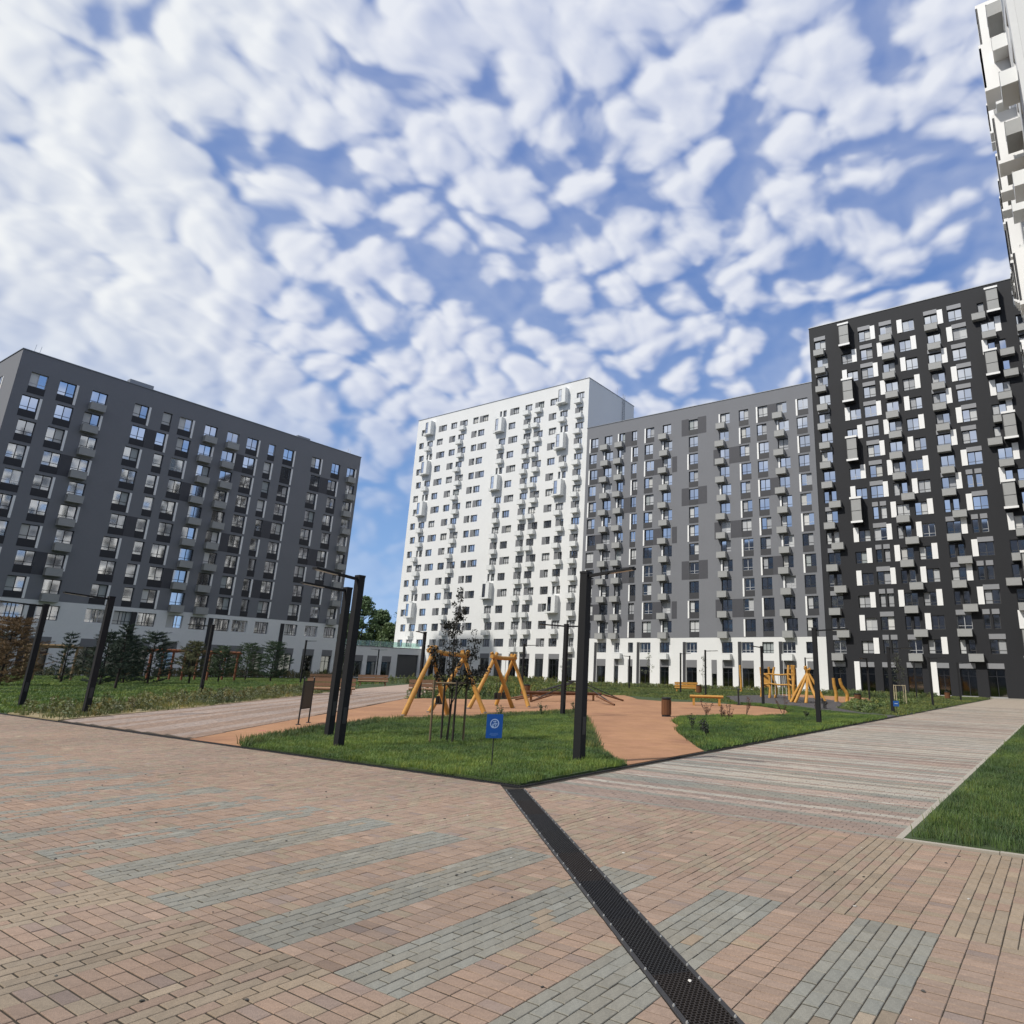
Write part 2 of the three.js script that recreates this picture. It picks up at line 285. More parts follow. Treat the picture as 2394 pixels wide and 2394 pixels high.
// --- white tower
const RX = -Math.PI / 2;
{
  const g = thing('apartment_tower', 'tall white apartment tower in the middle with small balcony boxes', 'building', [100, 0, -121.7], RX);
  const W = 49.3, H = 58.35, F = new Facade(g, W, H, 17);
  const P = { w0: [1.3, 2.85], w1: [4.0, 5.9], w2: [7.2, 9.8], w3: [10.95, 12.85], w4: [13.95, 16.35], w5: [17.8, 19.4], w6: [20.0, 22.6], w7: [25.9, 27.8], w8: [28.85, 31.35], w9: [32.8, 34.7], w10: [35.7, 38.1], w11: [39.45, 41.4], w12: [42.6, 44.5], w13: [46.1, 48.05] };
  const louv = { w2: 0, w3: 1, w4: 0, w5: 1, w6: 0, w8: 0, w9: 1, w10: 0, w11: 1, w13: 1 }, balc = new Set(['w4', 'w9', 'w10', 'w13']);
  const special = { w1: { 0: 'bay', 2: 'pair', 3: 'bay', 5: 'pair', 6: 'bay', 9: 'pair', 11: 'plain', 13: 'bay', 12: 'pair' }, w7: { 0: 'pair', 1: 'bay', 3: 'louv', 4: 'pair', 5: 'bay', 7: 'louv', 9: 'louv', 11: 'pair', 12: 'bay' }, w12: { 0: 'bay', 2: 'pair', 3: 'bay', 4: 'louv', 5: 'pair', 6: 'bay', 8: 'louv', 10: 'louv', 12: 'pair', 13: 'bay' } };
  for (let r = 0; r < 16; r++) {
    const top = 55.72 - 3.193 * r, bot = top - 1.5;
    for (const [k, [a, b]] of Object.entries(P)) {
      if (r === 15 && (k === 'w7' || k === 'w8')) { F.window(a, b, bot, top, { n: 3, panesN: 1, frame: MAT.frameGrey, panes: panesAll }); continue; }
      const dx = (r % 2 ? -0.22 : 0.22), sp = special[k]?.[r], opt = { frame: MAT.frameGrey, panes: panesAll, curtains: 0.05, tr: 0.34, panesN: 1, t: 0.11, depth: 0.33 };
      if (sp === 'bay') { F.bay(a - 0.1, b - 0.2, bot - 0.35, top + 1.3, 1.15, MAT.balcWhite, pick(glass), MAT.frameGrey, 0.5); F.balcony(a - 0.85, a - 0.15, bot - 0.45, bot + 0.15, MAT.balcWhite, 0.9, true); continue; }
      if (sp === 'pair') { F.window(a, a + 0.6, bot, top, { ...opt, n: 1, tr: 0 }); F.window(b - 0.95, b, bot, top, { ...opt, n: 2 }); if (k !== 'w1' || r > 6) F.balcony(a - 0.75, a + 0.55, bot - 1.0, bot - 0.1, MAT.balcWhite, 0.8, true); continue; }
      const lv = sp === 'louv' || (k in louv && (r + louv[k]) % 2 === 0), w0 = lv ? a + 0.85 : a, s = lv ? 0 : dx;
      F.window(w0 + s, Math.min(b, w0 + 1.9) + s, bot, top, { ...opt, n: b - w0 > 1.5 ? 3 : 2 });
      if (lv) F.panel('grey_louvre', w0 - 0.84, w0 - 0.01, bot, top, MAT.midPanel, 0.015);
      if (balc.has(k) || (['w1', 'w7', 'w12'].includes(k) && r > 0 && r < 15)) { const s2 = lv ? 0.15 : dx * 0.8 - 0.35; F.balcony(a + 0.3 + s2, a + 1.85 + s2, bot - 0.98, bot - 0.08, MAT.balcWhite, 0.8, true); }
    }
  }
  // ground floor: tall glazed openings between white piers
  for (const [a, b] of [[11.2, 12.9], [14.2, 16.3], [18.0, 19.4], [20.4, 22.4], [25.6, 28.0], [29.3, 31.2], [33.0, 34.9], [35.65, 38.05], [39.45, 41.4], [42.6, 45.0], [46.2, 48.0]]) {
    F.window(a, b, 0.12, 4.15, { n: b - a > 2.2 ? 3 : 2, tr: 3.0, panes: glassDark, name: 'shop_window' });
    F.panel('head_panel', a, b, 4.16, 5.05, MAT.midPanel, 0.03);
  }
  F.wall('wall', 0, H, MAT.whiteWall);
  F.body(MAT.whiteWall);
  // escape ladder and cable run on the bare end wall that rises over the grey block
  part(g, 'escape_ladder', merge([rod([W + 0.2, 47.2, -12.2], [W + 0.2, H + 1, -12.2], 0.05), rod([W + 0.2, 47.2, -12.9], [W + 0.2, H + 1, -12.9], 0.05), ...Array.from({ length: 30 }, (_, i) => rod([W + 0.2, 47.6 + i * 0.38, -12.2], [W + 0.2, 47.6 + i * 0.38, -12.9], 0.025, 0.025, 6)), ...Array.from({ length: 5 }, (_, i) => rod([W, 48 + i * 2.4, -12.2], [W + 0.2, 48 + i * 2.4, -12.2], 0.03, 0.03, 6))]), MAT.roofMetal);
  part(g, 'aerial', rod([47.5, H, -1], [47.5, H + 1.1, -1], 0.03), MAT.galvanised);
  part(g, 'aerial', rod([2.1, H, -1], [2.1, H + 1.1, -1], 0.03), MAT.galvanised);
  part(g, 'aerial', rod([W - 0.5, H, -11], [W - 0.5, H + 2.2, -11], 0.03), MAT.galvanised);
}

// --- mid grey block between the two towers
{
  const g = thing('apartment_block', 'mid grey apartment block between the white and the black towers', 'building', [100, 0, -72.4], RX);
  const W = 43.95, H = 47.65, F = new Facade(g, W, H, 16);
  const cols = [[0.85, 2.55], [4.25, 6.0], [7.3, 8.6], [10.3, 11.45], [13.1, 14.85], [16.85, 18.55], [21.95, 23.7], [27.85, 29.6], [31.5, 33.2], [34.6, 36.3], [38.1, 39.8], [41.35, 43.05]];
  const balc = new Set([1, 2, 5, 7, 10]);
  const linkRows = { 0: [2, 6, 10], 2: [0, 4, 8], 4: [2, 6, 10], 7: [2, 6, 10], 9: [0, 4, 8] };
  for (let r = 0; r < 12; r++) {
    const top = 45.22 - 3.16 * r, bot = top - 1.88;
    cols.forEach(([a, b], c) => {
      const strip = c === 6 ? [2, 6, 10].includes(r) : c === 7 ? [0, 4, 8].includes(r) : (r + [0, 1, 0, 1, 0, 1, 0, 0, 1, 0, 1, 0][c]) % 2 === 0, dx = c === 6 ? 0 : strip ? 0.12 : -0.12, u0 = a + dx, u1 = b + dx;
      F.window(u0, u1, bot, top, { n: 2, tr: 0.46, panesN: b - a < 1.25 ? 1 : 2, panes: panesAll, curtains: 0.03, frame: rnd() < 0.2 ? MAT.frameWhite : MAT.frameDark });
      const low = Math.max(bot - 0.95, 7.8);
      if (balc.has(c)) F.balcony(u0 - 0.5, u0 + 1.1, bot - 1.0, bot - 0.02, MAT.balcGrey, 0.85);
      else F.panel('spandrel_panel', u0, u1, low, bot - 0.004, MAT.coalPanel, 0.02);
      if (strip) F.panel('white_strip', u0 - 0.27, u0 - 0.01, balc.has(c) ? bot - 0.1 : low, top, MAT.whitePanel, 0.05);
      if (linkRows[c]?.includes(r)) {
        const a2 = cols[c + 1][0] - 0.12;
        F.panel('dark_panel', u1 + 0.005, a2 - 0.02, bot - 0.95, top + 0.02, MAT.darkPanel, 0.012);
        if (c === 4) F.panel('dark_panel', cols[5][1] + 0.13, cols[5][1] + 1.1, bot - 0.95, top + 0.02, MAT.darkPanel, 0.012);
        if (c === 7) F.panel('dark_panel', u0 - 1.1, u0 - 0.01, bot - 0.95, top + 0.02, MAT.darkPanel, 0.012);
      }
      if (c === 6 && [0, 4, 8].includes(r)) { F.panel('dark_panel', 20.55, u0 - 0.005, bot - 0.95, top + 0.25, MAT.darkPanel, 0.012); F.panel('dark_panel', u1 + 0.005, 25.35, bot - 0.95, top + 0.25, MAT.darkPanel, 0.012); }
    });
  }
  const up = [[0.5, 2.0], [3.9, 5.85], [7.5, 8.5], [10.3, 11.3], [12.6, 14.7], [16.45, 18.25], [21.3, 23.3], [27.6, 29.4], [30.85, 32.85], [34.25, 36.05], [37.4, 39.4], [41.0, 42.6]];
  up.forEach(([a, b], i) => {
    F.window(a, b, 5.35, 7.0, { n: b - a > 1.6 ? 3 : 2, panesN: 1, tr: 0.42, panes: glass, curtains: 0.2, frame: i % 2 ? MAT.frameDark : MAT.frameWhite });
    F.window(a + 0.05, b - 0.05, 0.12, 3.1, { n: 2, panesN: 1, tr: 2.3, panes: glassDark, name: 'shop_window' });
    F.panel('head_panel', a + 0.05, b - 0.05, 3.11, 4.25, MAT.midPanel, 0.03);
    if ([1, 4, 6, 8, 10].includes(i)) F.panel('grey_pilaster', a - 0.55, a - 0.02, 0, 7.05, MAT.coalPanel, 0.03);
    if ([2, 5, 7, 10].includes(i)) F.balcony(a + 0.1, a + 1.7, 4.3, 5.2, MAT.balcWhite, 0.85);
  });
  F.window(25.8, 26.7, 0.12, 2.2, { n: 1, panes: glassDark, name: 'service_door' }); F.panel('head_panel', 25.8, 26.7, 2.21, 4.3, MAT.midPanel, 0.03);
  F.wall('wall', 7.7, H, MAT.greyWall);
  F.wall('podium_wall', 0, 7.698, MAT.whiteWall);
  F.body(MAT.greyWall);
}

// --- black tower
{
  const g = thing('apartment_tower', 'black apartment tower on the right with white shutter panels beside its windows', 'building', [100, 0, -28.4], RX);
  const W = 36, H = 57.15, F = new Facade(g, W, H, 17);
  const win = (u0, u1, bot, top, r, o = {}) => F.window(u0, u1, bot, top, { n: u1 - u0 < 1.2 ? 1 : 2, panesN: u1 - u0 < 1.2 ? 1 : 2, tr: 0.45, panes: panesAll, curtains: 0.03, frame: rnd() < 0.2 ? MAT.frameWhite : MAT.frameGrey, ...o });
  const head = (u0, u1, top) => F.panel('head_panel', u0 - 0.02, u1 + 0.02, top + 0.01, top + 0.66, MAT.headPanel, 0.06);
  const white = (u0, u1, bot, top) => F.panel('white_shutter', u0, u1, bot - 0.02, top + 0.42, MAT.whitePanel, 0.07);
  const balc = (u0, bot, w = 1.72) => F.balcony(u0, u0 + w, bot - 0.98, bot - 0.02, MAT.balcGrey, 0.8);
  const pair = (u0, bot, top, r, heads) => { win(u0, u0 + 0.78, bot, top, r); win(u0 + 1.08, u0 + 1.9, bot, top, r); if (heads) { head(u0, u0 + 0.78, top); head(u0 + 1.08, u0 + 1.9, top); } };
  for (let r = 0; r < 16; r++) {
    const top = 54.58 - 3.157 * r, bot = top - 1.85, od = r % 2, late = r > 8;
    // b0
    if (r >= 8 && !od && r < 15) { pair(0.85, bot, top, r); balc(1.75, bot); }
    else { const s = od ? 0.2 : 0; win(0.78 + s, 2.55 + s, bot, top, r); if (!od || late) head(0.78 + s, 2.55 + s, top); balc(0.75 + s * 0.3, bot, 1.6); }
    // b1
    if ([0, 3, 6, 9].includes(r)) F.bay(4.9, 6.55, bot - 0.55, top + 1.5, 1.2, MAT.blackWall, MAT.balcGrey, MAT.frameGrey, 1, MAT.whitePanel);
    else { const lft = [2, 4, 8, 10, 12, 14].includes(r), u = lft ? 5.6 : 4.9; win(u, u + 1.6, bot, top - 0.15, r, { n: 2 }); lft ? white(u - 0.74, u - 0.02, bot, top - 0.15) : white(u + 1.62, u + 2.34, bot, top - 0.15); }
    // b2
    if (r >= 9 && od) pair(7.8, bot, top, r, true);
    else { const s = od ? 0.1 : 0; win(7.7 + s, 9.5 + s, bot, top, r); head(7.7 + s, 9.5 + s, top); if (!od && r < 14) white(9.52, 10.2, bot, top); }
    // b3
    if (r >= 8 && !od && r < 15) { pair(10.9, bot, top, r); balc(12.0, bot); }
    else { const s = od ? 0.12 : -0.05; win(10.95 + s, 12.7 + s, bot, top, r); if (od && r < 15) white(10.2 + s, 10.93 + s, bot, top); if (!od && r === 0 || r === 15) head(10.95 + s, 12.7 + s, top); balc(10.95 + s, bot); }
    // b4
    if (od) { win(13.5, 15.15, bot, top, r); white(15.17, 15.9, bot, top - 0.1); } else { win(14.2, 15.85, bot, top, r); white(13.45, 14.18, bot, top - 0.1); }
    // b5
    if (r >= 9 && od) { pair(17.3, bot, top, r); balc(18.3, bot); }
    else { const s = od ? 0.15 : 0; win(17.3 + s, 19.1 + s, bot, top, r); if (!od) { head(17.3, 19.1, top); if (r < 14) white(19.12, 19.85, bot, top); } balc(17.3 + s, bot); }
    // b6
    if (r >= 8 && !od) pair(20.45, bot, top, r, true);
    else { const s = od ? 0.35 : 0; win(20.5 + s, 22.35 + s, bot, top, r); head(20.5 + s, 22.35 + s, top); if (od && r < 15) white(19.75 + s, 20.48 + s, bot, top); }
    // b7
    const q = r % 6;
    if (q === 0) { win(24.4, 25.25, bot, top, r); balc(23.6, bot); F.bay(25.6, 27.25, bot - 0.55, top + 1.5, 1.2, MAT.blackWall, MAT.balcGrey, MAT.frameGrey, 1, MAT.whitePanel); }
    else if (q === 1 || q === 5) { win(24.55, 26.3, bot, top, r); white(26.32, 27.05, bot, top); balc(24.6, bot); }
    else if (q === 2) { win(25.1, 26.0, bot, top, r); white(24.4, 25.08, bot, top); win(26.5, 27.35, bot, top, r); balc(26.5, bot); }
    else if (q === 3) { F.bay(24.5, 26.15, bot - 0.55, top + 1.5, 1.2, MAT.blackWall, MAT.balcGrey, MAT.frameGrey, 1, MAT.whitePanel); win(26.6, 27.45, bot, top, r); balc(26.6, bot); }
    else { win(25.4, 27.15, bot, top, r); white(24.65, 25.38, bot, top); balc(25.45, bot); }
    // b8
    win(28.9, 30.6, bot, top, r); if (od) white(30.62, 31.3, bot, top); else head(28.9, 30.6, top); if (r % 3) balc(28.9, bot);
  }
  for (const [a, b] of [[0.7, 2.5], [4.55, 6.4], [7.45, 9.2], [10.6, 12.5], [14.35, 15.8], [17.0, 18.9], [20.2, 22.15], [24.4, 26.4], [28.6, 30.6]]) {
    F.window(a, b, 0.12, 3.55, { n: 2, panesN: 1, tr: 2.5, panes: glassDark, frame: MAT.frameDark, name: 'shop_window' }); F.panel('head_panel', a, b, 3.56, 4.22, MAT.headPanel, 0.05);
    part(g, 'door_step', boxGeo(b - a, 0.16, 0.5), MAT.balcGrey, [(a + b) / 2, 0.08, 0.3]);
  }
  for (const a of [3.7, 13.6]) F.panel('white_pilaster', a, a + 0.72, 0, 4.3, MAT.whitePanel, 0.06);
  F.wall('wall', 0, H, MAT.blackWall);
  F.body(MAT.blackWall);
}

// --- low white link building with a garage opening, in front of the white tower's foot
{
  const g = thing('low_building', 'low white link building with a dark garage opening', 'building', [74.3, 0, -112]);
  const W = 25.5, H = 5.75, F = new Facade(g, W, H, 9);
  F.window(19.0, 24.4, 0.12, 4.55, { n: 1, panes: [mat(lin(0.09, 0.09, 0.088), 0.8)], frame: MAT.coalPanel, depth: 0.3, name: 'garage_door' });
  for (const [a, b] of [[5.4, 7.9], [8.7, 10.9], [11.9, 14.1], [15.3, 17.5]]) { F.window(a, b, 0.12, 3.0, { n: 2, tr: 2.3, panes: glassDark, name: 'shop_window' }); F.panel('head_panel', a, b, 3.01, 4.1, MAT.midPanel, 0.03); }
  F.wall('wall', 0, H, MAT.whiteWall); F.body(MAT.whiteWall);
  const gl = new THREE.MeshPhysicalMaterial({ color: lin(0.75, 0.9, 0.85), roughness: 0.05, transmission: 0.85, thickness: 0 });
  for (let i = 0; i < 10; i++) { part(g, 'glass_railing', boxGeo(2.3, 1.0, 0.02), gl, [1.4 + i * 2.5, H + 0.65, -0.7]); part(g, 'railing_post', boxGeo(0.06, 1.2, 0.06), MAT.galvanised, [0.15 + i * 2.5, H + 0.65, -0.7]); }
}

// --- white tower at the right edge: its facade runs beside the path and looks along -Z
{
  const g = thing('apartment_tower', 'white apartment tower cut by the top right edge with boxy projecting bays', 'building', [95, 0, 1.9], Math.PI);
  const W = 61, H = 60.2, F = new Facade(g, W, H, 15);
  const bays = new Map();
  const X = (x) => 95 - x;
  for (let c = 0; c < 15; c++) for (let r = 0; r < 18; r++) {
    const u = 2.0 + c * 4.0 + (r % 2 ? 0.3 : -0.2), top = 57.5 - 3.157 * r, bot = top - 1.8;
    F.window(u, u + 1.8, bot, top, { n: 2, panesN: 1, tr: 0.45, panes: panesAll, frame: MAT.frameDark });
    const k = (c * 7 + r * 3) % 9;
    if (k === 0 || k === 5) F.panel('dark_panel', u + 1.82, u + 3.2, bot - 0.3, top + 0.1, MAT.midPanel, 0.02);
    if (k === 2 || k === 7 || k === 4) F.balcony(u, u + 1.7, bot - 0.98, bot - 0.02, k === 4 ? MAT.balcGrey : MAT.balcWhite, 0.8);
    if (k === 6) { const b = F.bay(u + 2.05, u + 3.4, bot - 1.0, top + 0.9, 1.35, MAT.whitePanel, glassDark[0], MAT.frameDark); }
  }
  // the bays that stand out against the sky
  const bay = (x0, x1, y0, y1, d, m) => F.bay(X(x1), X(x0), y0, y1, d, m, glassDark[1], MAT.frameDark);
  bay(40.0, 41.2, 37.1, 40.7, 1.5, MAT.whitePanel);
  bay(68.0, 69.4, 55.3, 58.9, 1.35, MAT.whitePanel);
  bay(57.0, 58.3, 35.3, 38.9, 1.3, MAT.whitePanel);
  bay(62.0, 63.2, 35.4, 37.9, 1.35, MAT.whitePanel);
  bay(86.0, 87.4, 51.5, 59.6, 1.25, MAT.coalPanel);
  bay(44.5, 45.6, 43.6, 46.4, 1.2, MAT.coalPanel);
  F.wall('wall', 0, H, MAT.whiteWall); F.body(MAT.whiteWall);
}

// --- the long block behind the viewpoint: out of frame, it shades the square and is mirrored in the lower windows
{
  const g = thing('apartment_block', 'long grey apartment block behind the viewpoint, mirrored in the lower windows', 'building', [-45, 0, 60], Math.PI / 2);
  const W = 330, H = 54, F = new Facade(g, W, H, 15);
  const paint = mat(lin(0.19, 0.195, 0.21), 0.8, { map: plasterTex }); part(g, 'wall', box01(0, W, 0, H, -0.34, 0), paint); F.body(paint);
  const im = new THREE.InstancedMesh(boxGeo(1.8, 1.9, 0.1), glassDark[1], 82 * 15); let k = 0; const m = new M4();
  for (let c = 0; c < 82; c++) for (let r = 0; r < 15; r++) im.setMatrixAt(k++, m.makeTranslation(3 + c * 3.9, 6.5 + r * 3.15, 0.03));
  im.name = 'windows'; im.userData.kind = 'stuff'; im.castShadow = im.receiveShadow = true; g.add(im);
}

// ---------------------------------------------------------------- ground
structure('ground', new THREE.PlaneGeometry(1200, 1200).rotateX(-Math.PI / 2), mat(lin(0.16, 0.16, 0.15), 0.95, { map: soilTex }), -0.16);
const lawnMat = mat(lin(0.075, 0.125, 0.035), 0.95, { map: soilTex });
const lawnFar = [[9.25, -7.75], [98.5, -7.75], [98.5, -104], [9.25, -104]];
structure('lawn', sheet(lawnFar, 0.1), lawnMat, 0);
structure('forecourt', sheet([[94.5, -104], [99.95, -104], [99.95, 1.5], [94.5, 1.5]], 0.08), mat(lin(0.42, 0.39, 0.33), 0.9, { map: grainTex }), 0.03);

// rubber play surface, grey play surface
const rubberTex = noiseTex(1024, (u, v, i, j) => { const a = tile((x, y) => fbm(x, y, 5), u, v, 7), b = tile((x, y) => fbm(x + 50, y + 9, 4), u, v, 26), n = hash2(i, j); const k = Math.min(1, 0.74 + 0.26 * a + 0.14 * (b - 0.5) + 0.16 * (n - 0.5)); return [k, k * (0.97 + 0.05 * a), k * (0.94 + 0.08 * b)]; }, 1 / 9);   // scuffed crumb rubber
const rubberMat = mat(lin(0.45, 0.235, 0.125), 0.95, { map: rubberTex, bumpMap: grainBump, bumpScale: 0.003 });
const rubberPts = [[9.25, -18.35], [13, -21.7], [16.9, -24.35], [21.75, -28.1], [29.6, -34.5], [31.5, -34.9], [32.6, -33.4], [34, -31.2], [36.5, -31.6], [40.1, -34.1], [44, -36.2], [48, -36.2], [52.4, -32.8], [48.5, -29.6], [45.3, -27.2], [43.9, -23.7], [45.2, -21.9], [44.4, -19.6], [43, -16.6], [39.8, -13.9], [35.8, -12.3], [33.2, -11.7], [31.3, -12.2], [29.6, -13.9], [27.5, -14.4], [25, -13.4], [23, -11.95], [21.2, -11.2], [19.1, -9.8], [16.8, -8.25], [16.2, -7.78], [9.25, -7.78]];
structure('playground_surface', sheet(rubberPts, 0.04), rubberMat, 0.02);
const rubber2 = [[76, -28.8], [69.3, -23.1], [68.2, -20.6], [61.6, -17], [57.5, -15.6], [60, -13.2], [66, -12.6], [72, -15], [77, -19], [80, -26]];
structure('playground_surface', sheet(rubber2, 0.04), rubberMat, 0.02);
structure('play_path', sheet([[37.0, -7.78], [39, -10.6], [41, -12.55], [44.6, -15.6], [46.2, -18.2], [51, -22], [62, -27.5], [77, -31], [79, -29.5], [69.5, -23.2], [67.5, -20.2], [61, -16.6], [54.5, -14.6], [46, -12.6], [41.5, -10.2], [39.6, -7.78]], 0.04), mat(lin(0.085, 0.078, 0.08), 0.9, { map: grainTex }), 0.024);

// --- block paving
const paverGeo = (() => {                               // a 200 x 100 block with a worn chamfer, long side along X, top at y = 0
  const l = 0.0972, w = 0.0472, c = 0.0035, d = 0.05, v = [], idx = [];
  for (const [x, z] of [[-1, -1], [1, -1], [1, 1], [-1, 1]]) v.push([x * (l - c), 0, z * (w - c)]);
  for (const [x, z] of [[-1, -1], [1, -1], [1, 1], [-1, 1]]) v.push([x * l, -c, z * w]);
  for (const [x, z] of [[-1, -1], [1, -1], [1, 1], [-1, 1]]) v.push([x * l, -d, z * w]);
  const q = (a, b, e, f) => idx.push(a, e, b, a, f, e);
  q(0, 1, 2, 3); for (let i = 0; i < 4; i++) { const j = (i + 1) % 4; q(j, i, i + 4, j + 4); q(j + 4, i + 4, i + 8, j + 8); }
  const pos = [], uv = [];
  for (const i of idx) { pos.push(...v[i]); uv.push(v[i][0] * 1.0 + 0.5, v[i][2] * 1.0 + 0.5 + v[i][1]); }
  const g = new THREE.BufferGeometry(); g.setAttribute('position', new THREE.Float32BufferAttribute(pos, 3)); g.setAttribute('uv', new THREE.Float32BufferAttribute(uv, 2)); g.computeVertexNormals(); return g;
})();
const paverTex = noiseTex(256, (u, v, i, j) => { const a = tile((x, y) => fbm(x, y, 4), u, v, 10), n = hash2(i, j), s = hash2(i >> 1, j >> 1); const k = 0.82 + 0.20 * a + 0.20 * (n - 0.5) + (s > 0.95 ? 0.10 : 0) - (s < 0.08 ? 0.20 : 0); return [k, k, k].map((q) => Math.min(1, q)); }, 5);
const paverMat = mat(lin(1, 1, 1), 0.9, { map: paverTex, bumpMap: grainBump, bumpScale: 0.002 });
const tones = { pink: [0.325, 0.230, 0.172], grey: [0.256, 0.246, 0.208], beige: [0.315, 0.248, 0.178], rose: [0.385, 0.300, 0.250], stone: [0.395, 0.360, 0.305], brick: [0.285, 0.215, 0.178] };
const jointMat = mat(lin(0.075, 0.058, 0.042), 1, { map: soilTex });
function toneAt(kind, x, z) {
  const t = tones[kind], k = 0.92 + 0.16 * rnd() + 0.34 * (fbm(x * 0.45 + 3, z * 0.45, 4) - 0.5) - (rnd() < 0.05 ? 0.14 : 0) + (rnd() < 0.03 ? 0.18 : 0), h = (rnd() - 0.5) * 0.04 + 0.08 * (fbm(x * 0.8 - 9, z * 0.8 + 5, 3) - 0.5);
  return [t[0] * k * (1 + h), t[1] * k, t[2] * k * (1 - h)];
}
function layPavers(list, group, name, nearest = 0) {     // list of [x, z, turned, tone]
  const cam = [0, 0]; list.forEach((p) => { p.d = Math.hypot(p[0] - 3.2, p[1] + 2.6); });
  if (nearest) list.sort((a, b) => a.d - b.d);
  const dummy = new THREE.Object3D();
  const set = (o, [x, z, t, , p4]) => { o.position.set(x + rr(-0.0012, 0.0012), rr(-0.0015, 0.0025), z + rr(-0.0012, 0.0012)); o.rotation.set(rr(-0.006, 0.006), t ? Math.PI / 2 : 0, rr(-0.006, 0.006)); if (rnd() < 0.5) o.rotation.y += Math.PI; o.scale.set((p4 ?? 1) * (t ? 1 : 0.968), 1, t ? 0.945 : 0.985); o.updateMatrix(); };
  const variants = Object.fromEntries(Object.keys(tones).map((k) => [k, Array.from({ length: 6 }, (_, i) => { const c = tones[k], f = 0.93 + i * 0.028, h = (rnd() - 0.5) * 0.05; const m = paverMat.clone(); m.color.setRGB(c[0] * f * (1 + h), c[1] * f, c[2] * f * (1 - h)); return m; })]));
  for (const p of list.slice(0, nearest)) { const o = part(group, 'paver', paverGeo, pick(variants[p[3]])); set(o, p); }
  const rest = list.slice(nearest), im = new THREE.InstancedMesh(paverGeo, paverMat, rest.length), c = new THREE.Color();
  rest.forEach((p, i) => { set(dummy, p); im.setMatrixAt(i, dummy.matrix); const t = toneAt(p[3], p[0], p[1]); im.setColorAt(i, c.setRGB(...t)); });
  im.name = name; im.userData.kind = 'stuff'; im.castShadow = im.receiveShadow = true; group.add(im);
}
{
  const plaza = new THREE.Group(); plaza.name = 'plaza'; plaza.userData.kind = 'structure'; scene.add(plaza);
  const bed = poly([[-8.9, 30], [9.05, 30], [9.05, -110], [-8.9, -110]]), slot = [[0, 1], [11, 1], [11, -1], [0, -1]].map(([t, s]) => new THREE.Vector2(8.92 - 0.656 * t + 0.754 * 0.163 * s, -(-7.6 + 0.754 * t + 0.656 * 0.163 * s)));
  bed.holes.push(new THREE.Path(slot));                              // the drain runs through the bedding
  part(plaza, 'bedding', new THREE.ExtrudeGeometry(bed, { depth: 0.05, bevelEnabled: false }).rotateX(-Math.PI / 2).translate(0, -0.05, 0), jointMat, [0, -0.0046, 0]);
  const list = [];
  const X0 = 3.12, Z0 = -0.42;
  for (let cx = -2; cx < 2; cx++) for (let kz = -64; kz < 4; kz++) {
    const x0 = X0 + cx * 3, z0 = Z0 + kz * 0.6;                      // cell [x0, x0+3] x [z0, z0+0.6]
    const running = ((kz + cx) & 1) === 0;                           // running bond and stack bond bands alternate like a chequer
    const near = z0 > -14, greyCol = cx === 0;
    if (running) for (let r = 0; r < 6; r++) for (let i = -1; i < 15; i++) {
      const odd = r % 2, half = odd && (i === -1 || i === 14), x = half ? x0 + (i < 0 ? 0.05 : 2.95) : x0 + 0.1 + i * 0.2 + (odd ? 0.1 : 0), z = z0 + 0.05 + r * 0.1;
      if (i < 0 && !odd) continue;
      let tone = greyCol ? (rnd() < (kz > -14 ? 0.97 : 0.65) ? 'grey' : kz > -14 ? 'beige' : 'pink') : rnd() < 0.78 ? 'beige' : 'pink';
      if (cx === 1 && kz < -4) tone = rnd() < 0.55 ? 'pink' : 'beige';
      list.push([x, z, 0, tone, half ? 0.49 : 1]);
    } else for (let r = 0; r < 3; r++) for (let i = 0; i < 30; i++) {
      const x = x0 + 0.05 + i * 0.1, z = z0 + 0.1 + r * 0.2;
      list.push([x, z, 1, rnd() < (greyCol ? 0.86 : 0.72) ? 'pink' : rnd() < 0.8 ? 'beige' : 'brick']);
    }
  }
  const fieldList = list.filter(([x, z]) => z > -40 && x < 9.08 && x > -1.5 && Math.hypot(x, z) > 0.4), off = (x, z) => (x - 8.92) * 0.754 + (z + 7.6) * 0.656, whole = [], cut = { pos: [], col: [], uv: [] };
  for (const p of fieldList) {
    const [x, z, t, tone, half] = p, lx = (t ? 0.0472 : 0.0972 * (half ?? 1)), lz = (t ? 0.0972 : 0.0472), o = off(x, z), reach = (lx + lz) / Math.SQRT2, edge = 0.166;
    if (x > 9.3 || Math.abs(o) > edge + reach) { whole.push(p); continue; }
    if (Math.abs(o) < edge - reach) continue;
    const s = Math.sign(o) || 1; let P = [[-lx, -lz], [lx, -lz], [lx, lz], [-lx, lz]].map(([a, b]) => [x + a, z + b]); const Q = [];   // the block is sawn along the rail
    for (let i = 0; i < P.length; i++) { const A = P[i], B = P[(i + 1) % P.length], da = s * off(...A) - edge, db = s * off(...B) - edge; if (da >= 0) Q.push(A); if (da * db < 0) { const k = da / (da - db); Q.push([A[0] + (B[0] - A[0]) * k, A[1] + (B[1] - A[1]) * k]); } }
    if (Q.length < 3) continue;
    const c = toneAt(tone, x, z), y = rr(-0.003, 0.002), tri = (...v) => v.forEach((q) => { cut.pos.push(...q); cut.col.push(...c); cut.uv.push(q[0], q[2] + q[1]); });
    for (let i = 1; i < Q.length - 1; i++) tri([Q[0][0], y, Q[0][1]], [Q[i + 1][0], y, Q[i + 1][1]], [Q[i][0], y, Q[i][1]]);
    Q.forEach((A, i) => { const B = Q[(i + 1) % Q.length]; tri([A[0], y, A[1]], [B[0], y, B[1]], [B[0], y - 0.05, B[1]]); tri([A[0], y, A[1]], [B[0], y - 0.05, B[1]], [A[0], y - 0.05, A[1]]); });
  }
